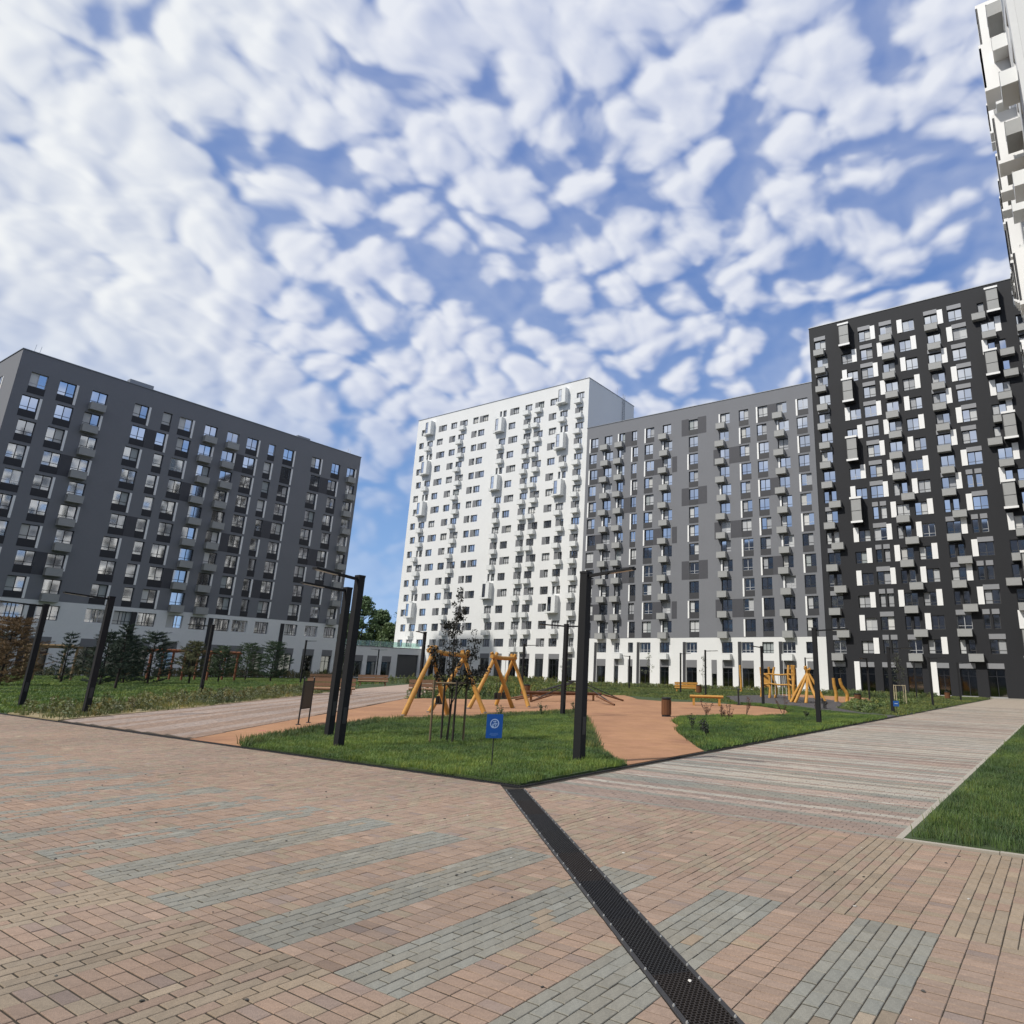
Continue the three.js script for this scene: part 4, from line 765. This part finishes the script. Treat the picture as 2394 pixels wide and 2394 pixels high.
logBench(43.5, -63.0, -0.5, 'farther pink brown timber sofa left of the lamps', 2.4, 1, MAT.benchWood, 0.5);
logBench(48.4, -61.5, -0.6, 'pink brown log bench right of the paired lamps', 3.0, 1, MAT.benchWood, 0.5);
logBench(33.8, -37.6, -0.7, 'dark bench with armrests behind the left swing leg', 1.9, 1, MAT.benchWood, 0.5);

// timber climbing frame, teepee and posts in front of the black tower's corner
{
  const g = thing('wooden_climber', 'yellow timber climbing frame of wavy posts and rungs', 'climbing frame', [0, 0.02, 0]);
  const posts = [[[53.64, -17.91], 2.75], [[54.9, -18.5], 2.8], [[58.2, -19.9], 2.85], [[62.0, -23.1], 2.75], [[62.9, -22.9], 2.75], [[64.6, -24.9], 2.75]];
  for (const [[x, z], h] of posts) part(g, 'post', wavy([[x, -0.02, z], [x + rr(-0.12, 0.12), h * 0.35, z + rr(-0.12, 0.12)], [x + rr(-0.15, 0.15), h * 0.7, z + rr(-0.12, 0.12)], [x, h, z]], 0.13, 0.11), MAT.log);
  const rung = (a, b, y, r = 0.07) => part(g, 'rung', wavy([[a[0], y, a[1]], [(a[0] + b[0]) / 2, y - 0.05, (a[1] + b[1]) / 2], [b[0], y + 0.03, b[1]]], r, r), MAT.log);
  const P = posts.map((p) => p[0]);
  for (const y of [1.25, 2.1]) { rung(P[0], P[2], y); rung(P[2], P[3], y); rung(P[3], P[5], y); }
  rung(P[0], P[1], 2.3); rung(P[1], P[2], 1.7);
  part(g, 'net_panel', merge([0, 1, 2, 3, 4].map((i) => rod([P[2][0] + (P[3][0] - P[2][0]) * (0.15 + i * 0.18), 0.3, P[2][1] + (P[3][1] - P[2][1]) * (0.15 + i * 0.18)], [P[2][0] + (P[3][0] - P[2][0]) * (0.15 + i * 0.18), 2.1, P[2][1] + (P[3][1] - P[2][1]) * (0.15 + i * 0.18)], 0.025))), mat(lin(0.6, 0.6, 0.56), 0.7));
  part(g, 'wall_panel', box01(-0.7, 0.7, 0.9, 2.2, -0.05, 0.05), MAT.log, [63.8, 0, -24.1], [0, 0.85, 0]);
}
{
  const g = thing('log_teepee', 'teepee of leaning yellow logs beside the grey play path', 'log teepee', [0, 0.02, 0]);
  const c = [53.8, -16.9]; for (let i = 0; i < 9; i++) { const a = i / 9 * 6.283 + 0.2, f = [c[0] + Math.cos(a) * 1.35, c[1] + Math.sin(a) * 1.35], t = [c[0] - Math.cos(a) * 0.22, rr(2.45, 2.75), c[1] - Math.sin(a) * 0.22]; part(g, 'log', wavy([[f[0], -0.02, f[1]], [(f[0] + t[0]) / 2 + rr(-0.08, 0.08), 1.25, (f[1] + t[2]) / 2 + rr(-0.08, 0.08)], t], 0.12, 0.09), MAT.log); }
}
for (const [x, z, h, bend, label] of [[57.73, -15.89, 1.88, 0.08, 'straighter of the two yellow wavy posts before the black tower'], [58.4, -15.2, 1.85, 0.32, 'more bent of the two yellow wavy posts before the black tower'], [80.5, -33.6, 3.2, 0.05, 'single tall yellow post before the white base']]) {
  const g = thing('timber_post', label, 'post', [x, 0.02, z], 0, 'yellow timber posts');
  part(g, 'trunk', wavy([[0, -0.02, 0], [bend * 0.1, h * 0.35, 0.02], [-bend * 0.5, h * 0.7, -bend], [-bend * 0.8, h, -bend * 1.3]], 0.15, 0.13), MAT.log); part(g, 'steel_shoe', rod([0, -0.02, 0], [0, 0.05, 0], 0.155, 0.155, 12), MAT.galvanised);
}
// spring rider on the grey path: coil, body, handle
{
  const g = thing('spring_rider', 'small dark spring rider at the edge of the grey play path', 'spring rider', [44.38, 0.03, -12.95], 0.6);
  const pts = []; for (let i = 0; i <= 60; i++) { const a = i / 60 * 6.283 * 4; pts.push(new V3(Math.cos(a) * 0.11, i / 60 * 0.26, Math.sin(a) * 0.11)); }
  part(g, 'spring', new THREE.TubeGeometry(new THREE.CatmullRomCurve3(pts), 100, 0.016, 6), MAT.blackMetal); part(g, 'base_plate', new THREE.CylinderGeometry(0.2, 0.2, 0.02, 16), MAT.blackMetal);
  const s = new THREE.Shape(); s.moveTo(-0.42, 0); s.quadraticCurveTo(0, -0.08, 0.38, 0.02); s.quadraticCurveTo(0.55, 0.15, 0.45, 0.32); s.quadraticCurveTo(0.33, 0.34, 0.27, 0.16); s.quadraticCurveTo(0, 0.1, -0.2, 0.16); s.quadraticCurveTo(-0.45, 0.22, -0.42, 0);
  part(g, 'body', new THREE.ExtrudeGeometry(s, { depth: 0.06, bevelEnabled: true, bevelSize: 0.01, bevelThickness: 0.01 }), MAT.blackMetal, [0, 0.28, -0.03]); part(g, 'handle', rod([0.27, 0.5, -0.16], [0.27, 0.5, 0.16], 0.015), MAT.blackMetal); part(g, 'seat', boxGeo(0.26, 0.03, 0.2), MAT.blackMetal, [-0.05, 0.43, 0]);
}
// outdoor exercise bar on the grey path: crooked post with a drooping arm
{
  const g = thing('exercise_frame', 'dark crooked exercise frame by the grey play path left of the lamp', 'exercise frame', [43.6, 0.03, -18.4], 0.5);
  part(g, 'post', rod([0, -0.02, 0], [0.06, 1.0, 0], 0.06, 0.05), MAT.blackMetal); part(g, 'arm', rod([-1.4, 0.98, 0], [0.4, 1.03, 0], 0.04, 0.045), MAT.blackMetal); part(g, 'foot_plate', boxGeo(0.4, 0.03, 0.3), MAT.blackMetal, [0, 0.015, 0]);
  for (let i = 0; i < 3; i++) part(g, 'step', boxGeo(0.12, 0.4 + i * 0.06, 0.12), mat(lin(0.16, 0.16, 0.17), 0.6), [0.5 + i * 0.25, 0.2 + i * 0.03, 0.1]);
}
// pergolas on the left lawn
function pergola(x, z, L, turn, label, m = MAT.logDark) {
  const g = thing('pergola', label, 'pergola', [x, 0, z], turn, 'timber pergolas');
  for (const px of [0, L]) for (const pz of [0, -2.6]) part(g, 'post', box01(px - 0.08, px + 0.08, 0, 2.9, pz - 0.08, pz + 0.08), m);
  for (const pz of [0, -2.6]) part(g, 'beam', box01(-0.4, L + 0.4, 2.902, 3.1, pz - 0.06, pz + 0.06), m);
  for (let i = 0; i <= L / 0.5; i++) part(g, 'rafter', box01(i * 0.5 - 0.04, i * 0.5 + 0.04, 3.102, 3.22, -3.0, 0.4), m);
}
pergola(24.8, -78, 2.9, 0, 'brown timber pergola behind the first thin pine', mat(lin(0.28, 0.20, 0.11), 0.8, { map: woodTex }));
pergola(35.6, -79, 2.2, 0, 'red brown timber pergola right of the dark pines', mat(lin(0.26, 0.09, 0.045), 0.8, { map: woodTex }));
pergola(40.4, -79, 3.0, 0, 'red brown timber pergola behind the bushy middle pines', mat(lin(0.26, 0.10, 0.05), 0.8, { map: woodTex }));

// ---------------------------------------------------------------- trees and plants
function leafCloud(points, size, n, spread, flat = 0.35) {      // n small bent leaves scattered round each point
  const pos = [], v = new V3(), q = new THREE.Quaternion(), e = new THREE.Euler();
  for (const [x, y, z, r = spread] of points) for (let i = 0; i < n; i++) {
    v.set(rnd() - 0.5, rnd() - 0.5, rnd() - 0.5).normalize().multiplyScalar(r * Math.cbrt(rnd())); const c = new V3(x + v.x, y + v.y * 0.85, z + v.z), s = size * rr(0.6, 1.35);
    e.set(rr(-1.2, 1.2), rnd() * 6.283, rr(-1.2, 1.2)); q.setFromEuler(e);
    const P = [[-0.5, 0, 0], [0, 0.12, flat], [0.5, 0, 0], [0, 0.12, -flat]].map(([a, b, d]) => new V3(a * s, b * s, d * s).applyQuaternion(q).add(c));
    for (const k of [0, 1, 2, 0, 2, 3]) pos.push(P[k].x, P[k].y, P[k].z);
  }
  const g = new THREE.BufferGeometry(); g.setAttribute('position', new THREE.Float32BufferAttribute(pos, 3)); g.computeVertexNormals(); return g;
}
function needleCloud(twigs, n, len, w) {                        // needles that stand off twigs [[base],[tip]]
  const pos = [], d = new V3(), t = new V3();
  for (const [a, b] of twigs) { const A = new V3(...a), B = new V3(...b), ax = B.clone().sub(A).normalize();
    for (let i = 0; i < n; i++) { const k = 0.15 + 0.85 * rnd(), p = A.clone().lerp(B, k); d.set(rnd() - 0.5, rnd() - 0.35, rnd() - 0.5).normalize().addScaledVector(ax, 0.7).normalize(); t.crossVectors(d, ax).normalize().multiplyScalar(w * rr(0.6, 1.3)); const L = len * rr(0.7, 1.3); pos.push(p.x - t.x, p.y - t.y, p.z - t.z, p.x + t.x, p.y + t.y, p.z + t.z, p.x + d.x * L, p.y + d.y * L, p.z + d.z * L); } }
  const g = new THREE.BufferGeometry(); g.setAttribute('position', new THREE.Float32BufferAttribute(pos, 3)); g.computeVertexNormals(); return g;
}
const leafMat = (r, g, b) => new THREE.MeshPhysicalMaterial({ color: lin(r, g, b), roughness: 0.7, transmission: 0.3, thickness: 0, side: THREE.DoubleSide });
const needleMat = (r, g, b) => new THREE.MeshStandardMaterial({ color: lin(r, g, b), roughness: 0.8, side: THREE.DoubleSide });

function pine(name, label, x, z, H, R, m, dens, group, low = 0.12, open = 0) {
  const g = thing(name, label, 'tree', [x, 0, z], rnd() * 6.283, group);
  part(g, 'trunk', wavy([[0, -0.05, 0], [rr(-0.06, 0.06), H * 0.5, rr(-0.06, 0.06)], [0, H * 0.97, 0]], H * 0.018 + 0.015, 0.015, 7), MAT.bark);
  const twigs = [], boughs = [], whorls = Math.round(H * 3.2);
  for (let i = 0; i < whorls; i++) {
    const t = low + (1 - low) * (i / whorls), y = H * t, reach = R * Math.pow(1 - (t - low) / (1 - low), 0.7) * (0.55 + 0.45 * Math.min(1, (t - low) * 6)) + 0.12, nb = open ? 4 : 6;
    for (let k = 0; k < nb; k++) {
      const a = k / nb * 6.283 + i * 1.1 + rr(-0.3, 0.3), L = reach * rr(0.6, 1.12), tip = [Math.cos(a) * L, y + L * rr(0.18, 0.5), Math.sin(a) * L]; boughs.push(rod([0, y, 0], tip, 0.016, 0.006, 4));
      twigs.push([[tip[0] * 0.3, y + (tip[1] - y) * 0.3, tip[2] * 0.3], tip]);
      for (let j = 0; j < dens; j++) { const s = rr(0.3, 0.95), b = [tip[0] * s, y + (tip[1] - y) * s, tip[2] * s], aa = a + rr(-1.2, 1.2), l = rr(0.15, 0.4) * Math.max(0.5, R * 0.8); twigs.push([b, [b[0] + Math.cos(aa) * l, b[1] + rr(0.05, 0.3) * l + 0.06, b[2] + Math.sin(aa) * l]]); }
    }
  }
  twigs.push([[0, H * 0.9, 0], [0, H * 1.02, 0]]);
  part(g, 'boughs', merge(boughs), MAT.bark);
  part(g, 'crown', needleCloud(twigs, 26, 0.17, 0.019), m);
}
const PG = 'young pines on the left lawn', pineD = needleMat(0.022, 0.042, 0.026), pineM = needleMat(0.045, 0.075, 0.032), pineY = needleMat(0.13, 0.115, 0.05);
pine('pine_tree', 'thin see-through pine, first of the row after the brown tree', 24.27, -70.1, 4.1, 1.3, pineD, 2, PG, 0.05, 1);
pine('pine_tree', 'slender pine with a tall leader in front of the dark pines', 21.46, -53.2, 4.3, 0.85, pineD, 2, PG, 0.25, 1);
pine('pine_tree', 'dense dark pine just right of the lamp in the planted strip', 23.9, -61.9, 4.05, 1.75, pineD, 5, PG, 0.03);
pine('pine_tree', 'widest dark pine right of the slender leader', 29.6, -67.5, 4.4, 2.3, pineD, 5, PG, 0.02);
pine('pine_tree', 'dark pine filling the gap behind the two dense pines', 27.3, -66.5, 4.0, 1.7, pineD, 5, PG, 0.03);
pine('pine_tree', 'yellowing pine left of the lamp in the middle of the left lawn', 32.2, -65.8, 3.7, 1.75, needleMat(0.10, 0.105, 0.045), 4, PG, 0.2);
pine('pine_tree', 'olive pine behind the lamp in the middle of the left lawn', 38.5, -73.0, 3.6, 1.6, pineM, 4, PG, 0.15);
pine('pine_tree', 'mid green bushy pine, second from the right of the left lawn', 47.2, -83.5, 4.3, 2.6, pineM, 5, PG, 0.1);
pine('pine_tree', 'round dark green pine at the right end of the left lawn', 46.0, -76.2, 4.45, 2.5, needleMat(0.035, 0.065, 0.032), 6, PG, 0.1);
pine('pine_tree', 'narrow pine before the end of the left-hand block', 73.0, -104 + 4, 5.4, 1.6, pineM, 4, PG, 0.1);
pine('conifer', 'browned bushy conifer at the left edge of the lawn', 18.0, -62.1, 4.6, 3.0, needleMat(0.16, 0.10, 0.045), 8, undefined, 0.01);

// broadleaf trees beyond the low link building
function broadTree(label, x, z, H, R, m, group) {
  const g = thing('broadleaf_tree', label, 'tree', [x, 0, z], rnd() * 6.283, group);
  part(g, 'trunk', wavy([[0, -0.1, 0], [rr(-0.3, 0.3), H * 0.3, rr(-0.3, 0.3)], [0, H * 0.8, 0]], 0.32, 0.07, 8), MAT.bark);
  const pts = [], limbs = [];
  for (let i = 0; i < 64; i++) { const t = Math.pow(rnd(), 0.75), y = H * (0.2 + 0.78 * t), rad = R * Math.sin(Math.PI * Math.min(0.98, 0.22 + 0.76 * t)) * Math.sqrt(rr(0.15, 1)), a = rnd() * 6.283, p = [Math.cos(a) * rad, y, Math.sin(a) * rad, rr(0.7, 1.3) * R * 0.26]; pts.push(p); if (i % 3 === 0) limbs.push(rod([0, Math.max(1, y - rad * 0.9), 0], [p[0], p[1], p[2]], 0.09, 0.03, 5)); }
  part(g, 'limbs', merge(limbs), MAT.bark);
  part(g, 'crown', leafCloud(pts, 0.6, 110, 1), m);
}
const WG = 'wood beyond the low white building', lm = [leafMat(0.12, 0.185, 0.07), leafMat(0.105, 0.17, 0.065), leafMat(0.14, 0.20, 0.075)];
broadTree('tallest pointed tree in the gap between the blocks', 113, -150, 19.3, 4.2, lm[0], WG);
broadTree('rounded green tree right of the tallest one in the gap', 120, -152, 16.6, 4.6, lm[1], WG);
broadTree('tree crown touching the edge of the white tower', 126.5, -150, 18.0, 4.8, lm[0], WG);
broadTree('lower pale tree in front of the tallest one in the gap', 116.5, -144, 12.8, 4.2, lm[2], WG);
broadTree('lower tree seen between the paired lamps in the gap', 107.5, -150, 14.6, 4.4, lm[1], WG);
broadTree('tree at the edge of the left-hand block in the gap', 102, -153, 13.6, 4.6, lm[0], WG);
broadTree('dark tree filling the back of the gap', 116, -160, 15.5, 5.5, lm[1], WG);
broadTree('low pale tree by the white tower in the gap', 123.5, -143, 12.0, 4.0, lm[2], WG);

// staked sapling in the corner lawn
{
  const g = thing('sapling', 'slim dark leaved sapling in the corner lawn tied to four stakes', 'tree', [12.75, 0.05, -13.15]);
  const stems = [[[0, 0, 0], [0.03, 1.2, 0.02], [0.0, 2.5, -0.04], [0.1, 3.85, 0.0]], [[0.02, 0.7, 0], [-0.2, 1.7, 0.1], [-0.28, 2.6, 0.05], [-0.3, 3.0, 0.0]], [[0, 0.9, 0.02], [0.28, 1.6, 0.22], [0.38, 2.3, 0.3], [0.42, 2.7, 0.3]], [[0.02, 1.1, 0], [0.16, 1.9, -0.12], [0.18, 2.8, -0.15], [0.22, 3.3, -0.1]], [[0, 1.2, 0], [0.35, 1.55, 0.3], [0.75, 1.9, 0.55]], [[0, 1.25, 0], [-0.3, 1.75, -0.2], [-0.5, 2.2, -0.25]]];
  part(g, 'trunk', wavy(stems[0], 0.028, 0.006, 7), MAT.bark);
  stems.slice(1).forEach((s) => part(g, 'branch', wavy(s, 0.015, 0.004, 6), MAT.bark));
  const pts = []; for (const s of stems) { const c = new THREE.CatmullRomCurve3(s.map((p) => new V3(...p))); for (let i = 0; i < 26; i++) { const p = c.getPoint(0.28 + 0.72 * rnd()); if (p.y > 1.25) { const o = 0.13 + 0.10 * Math.max(0, 2.2 - p.y); pts.push([p.x + rr(-o, o), p.y + rr(-0.1, 0.1), p.z + rr(-o, o), 0.10]); } } }
  part(g, 'crown', leafCloud(pts, 0.068, 20, 0.1, 0.28), new THREE.MeshPhysicalMaterial({ color: lin(0.030, 0.030, 0.022), roughness: 0.6, transmission: 0.15, thickness: 0, side: THREE.DoubleSide }));
}
{
  const g = thing('tree_stakes', 'four timber stakes with cross bars round the dark sapling', 'tree stakes', [12.75, 0.05, -13.15], 0.35);
  const c = [[-0.3, -0.3], [0.3, -0.3], [0.3, 0.3], [-0.3, 0.3]];
  c.forEach(([x, z], i) => part(g, 'stake', rod([x, -0.05, z], [x + rr(-0.03, 0.03), 1.5, z + rr(-0.03, 0.03)], 0.028, 0.028, 7), i % 2 ? MAT.bark : MAT.stake));
  c.forEach(([x, z], i) => { const [x2, z2] = c[(i + 1) % 4]; part(g, 'cross_bar', rod([x, 1.43, z], [x2, 1.43, z2], 0.022, 0.022, 6), MAT.stake); });
  part(g, 'binding', new THREE.TorusGeometry(0.09, 0.012, 6, 14).rotateX(Math.PI / 2).translate(0, 1.38, 0), MAT.blackMetal);
  part(g, 'strap', merge(c.map(([x, z]) => rod([x, 1.38, z], [x * 0.25, 1.38, z * 0.25], 0.01, 0.01, 5))), MAT.blackMetal);
}
// thin far saplings with stakes
function youngTree(label, x, z, H, n, m, stakes = true, R = 0.7) {
  const g = thing('young_tree', label, 'tree', [x, 0, z], rnd() * 6.283, 'young trees on the lawns');
  part(g, 'trunk', wavy([[0, -0.02, 0], [0.05, H * 0.5, 0.03], [0, H, 0]], 0.03, 0.008, 6), MAT.bark);
  const pts = [], br = []; for (let i = 0; i < n; i++) { const y = H * rr(0.42, 1.0), a = rnd() * 6.283, r = R * rr(0.2, 1) * (1.15 - y / H) * 1.6, p = [Math.cos(a) * r, y, Math.sin(a) * r, 0.22]; pts.push(p); br.push(rod([0, y - r * 0.7, 0], p.slice(0, 3), 0.01, 0.004, 4)); }
  part(g, 'branches', merge(br), MAT.bark); part(g, 'crown', leafCloud(pts, 0.12, 9, 0.22), m);
  if (stakes) { const s = thing('tree_stakes', 'pale timber stakes round the ' + label, 'tree stakes', [x, 0, z], 0.4); for (const [a, b] of [[-0.35, -0.35], [0.35, -0.35], [0.35, 0.35], [-0.35, 0.35]]) part(s, 'stake', rod([a, -0.02, b], [a, 1.5, b], 0.035, 0.035, 6), mat(lin(0.45, 0.38, 0.26), 0.9)); part(s, 'cross_bar', merge([rod([-0.35, 1.45, -0.35], [0.35, 1.45, -0.35], 0.03), rod([-0.35, 1.45, 0.35], [0.35, 1.45, 0.35], 0.03), rod([-0.35, 1.45, -0.35], [-0.35, 1.45, 0.35], 0.03), rod([0.35, 1.45, -0.35], [0.35, 1.45, 0.35], 0.03)]), mat(lin(0.45, 0.38, 0.26), 0.9)); }
}
youngTree('young tree beside the far path lamps', 58.3, -11.06, 4.0, 34, leafMat(0.05, 0.06, 0.03));
youngTree('pale young tree before the white base', 84, -48.8, 4.8, 26, leafMat(0.16, 0.18, 0.10), false, 0.9);
youngTree('sparse young tree between the far benches', 76, -36.5, 4.2, 16, leafMat(0.14, 0.16, 0.09), false, 0.6);
youngTree('young tree before the white tower doors', 76, -64.5, 3.4, 24, leafMat(0.08, 0.10, 0.05), false, 0.8);
youngTree('young tree left of the climbing net', 70, -52.8, 4.0, 20, leafMat(0.10, 0.12, 0.06), false, 0.8);

// low shrubs in the lawn on the right, red and dark leaved
function shrub(label, x, z, H, m, n = 26, y0 = 0.04) {
  const g = thing('shrub', label, 'shrub', [x, y0, z], rnd() * 6.283, 'small shrubs in the lawn');
  const pts = [], br = []; for (let i = 0; i < 5; i++) { const a = rnd() * 6.283, r = H * rr(0.1, 0.45), t = [Math.cos(a) * r, H * rr(0.6, 1), Math.sin(a) * r]; br.push(rod([0, -0.02, 0], t, 0.009, 0.004, 5)); for (let k = 0; k < n / 5; k++) { const s = rr(0.35, 1); pts.push([t[0] * s, t[1] * s, t[2] * s, 0.07]); } }
  part(g, 'stems', merge(br), MAT.bark); part(g, 'leaves', leafCloud(pts, 0.055, 5, 0.07), m);
}
const redL = leafMat(0.12, 0.045, 0.028), darkL = leafMat(0.022, 0.035, 0.018), greenL = leafMat(0.06, 0.10, 0.03);
for (const [x, z, h, m, label] of [[29.66, -15.0 + 0.9, 0.75, redL, 'red leaved shrub at the left end of the right lawn'], [32.2, -13.2, 0.85, redL, 'red leaved shrub right of the yellow log bench'], [26.56, -11.64, 0.75, redL, 'dark red shrub in the middle of the right lawn'], [28.0, -12.6, 0.6, redL, 'smaller red shrub behind the dark red one'], [19.34, -9.19, 0.6, darkL, 'dark shrub nearest the path on the right lawn'], [21.42, -10.69, 0.55, darkL, 'dark twiggy shrub by the orange surface edge'], [20.6, -9.9, 0.5, darkL, 'low dark shrub between the two dark ones'], [33.34, -12.46 + 0.7, 0.95, redL, 'taller thin red shrub by the tip of the orange surface'], [32.56, -10.39, 0.4, darkL, 'tiny dark shrub in the grass near the second path lamp'], [37.2, -11.3, 0.7, redL, 'thin red shrub on the grass beside the grey play path'], [20.2, -18.3, 0.55, greenL, 'twiggy green shrub on the far rim of the corner lawn'], [22.9, -18.3, 0.6, greenL, 'leafy shrub left of the two armed lamp'], [25.6, -18.6, 0.5, greenL, 'small shrub right of the two armed lamp']]) shrub(label, x, z, h, m);

// planted strips: low leafy plants too many to count
function planting(label, pts, n, geo, y, tone, sc, m = bladeMat) { grass(label, 'ground_cover', pts, n, geo, y, tone, sc); scene.children[scene.children.length - 1].userData.category = 'ground cover'; }
const plantGeo = leafCloud([[0, 0.12, 0, 0.14], [0.08, 0.26, 0.05, 0.12], [-0.07, 0.3, -0.03, 0.1]], 0.085, 14, 0.13);
planting('low leafy plants in the pale planted strip beside the diagonal path', bedPts, 430, plantGeo, 0.045, [0.12, 0.15, 0.05], [0.5, 1.3]);
planting('dry grassy fringe in the planted strip beside the diagonal path', bedPts, 1900, tuftB, 0.045, [0.14, 0.18, 0.055], [0.8, 1.9]);
planting('leafy fringe along the far edge of the corner lawn', [[9.3, -15.6], [9.3, -16.2], [12.7, -18.6], [16.5, -20], [19.7, -19.2], [25.8, -19.6], [26.2, -18.8], [21.6, -15.1], [14.2, -9.6], [13.9, -9.7], [21.2, -15.3], [25.2, -18.7], [19.6, -18.6], [16.5, -19.4], [12.8, -18.0]], 2600, tuftB, 0.05, [0.10, 0.16, 0.04], [0.8, 1.9]);
planting('leafy plants along the far side of the square below the white tower', [[50, -64], [80, -84], [97, -84], [97, -74], [62, -70.5]], 1500, plantGeo, 0, [0.14, 0.19, 0.05], [1.4, 2.8]);
planting('leafy plants behind the swings', [[31, -36], [44, -46.5], [62, -56], [74, -56], [60, -44], [52, -37], [45, -36.6], [37, -33.4]], 1300, plantGeo, 0, [0.13, 0.19, 0.045], [0.9, 2.0]);
planting('leafy plants along the far lawn rim before the white base', [[76, -62], [97, -66], [97, -30], [92, -30], [86, -48]], 1300, plantGeo, 0, [0.13, 0.18, 0.05], [0.8, 1.6]);
planting('leafy hedge plants between the grey play path and the right-hand path', [[41, -9.6], [47, -12.4], [56, -14.2], [58, -13.0], [64, -12.4], [64, -10.6], [50, -10.8]], 600, plantGeo, 0, [0.12, 0.19, 0.05], [0.5, 1.1]);
planting('leafy plants before the ground floor of the black tower', [[70, -13], [93, -13], [93, -26], [82, -26], [78, -18]], 650, plantGeo, 0, [0.11, 0.17, 0.045], [0.8, 1.6]);
planting('shrubby plants at the foot of the left-hand block', [[26, -97], [74, -97], [74, -103], [26, -103]], 900, plantGeo, 0, [0.11, 0.12, 0.05], [1.4, 3.0]);
renderer.render(scene, camera);
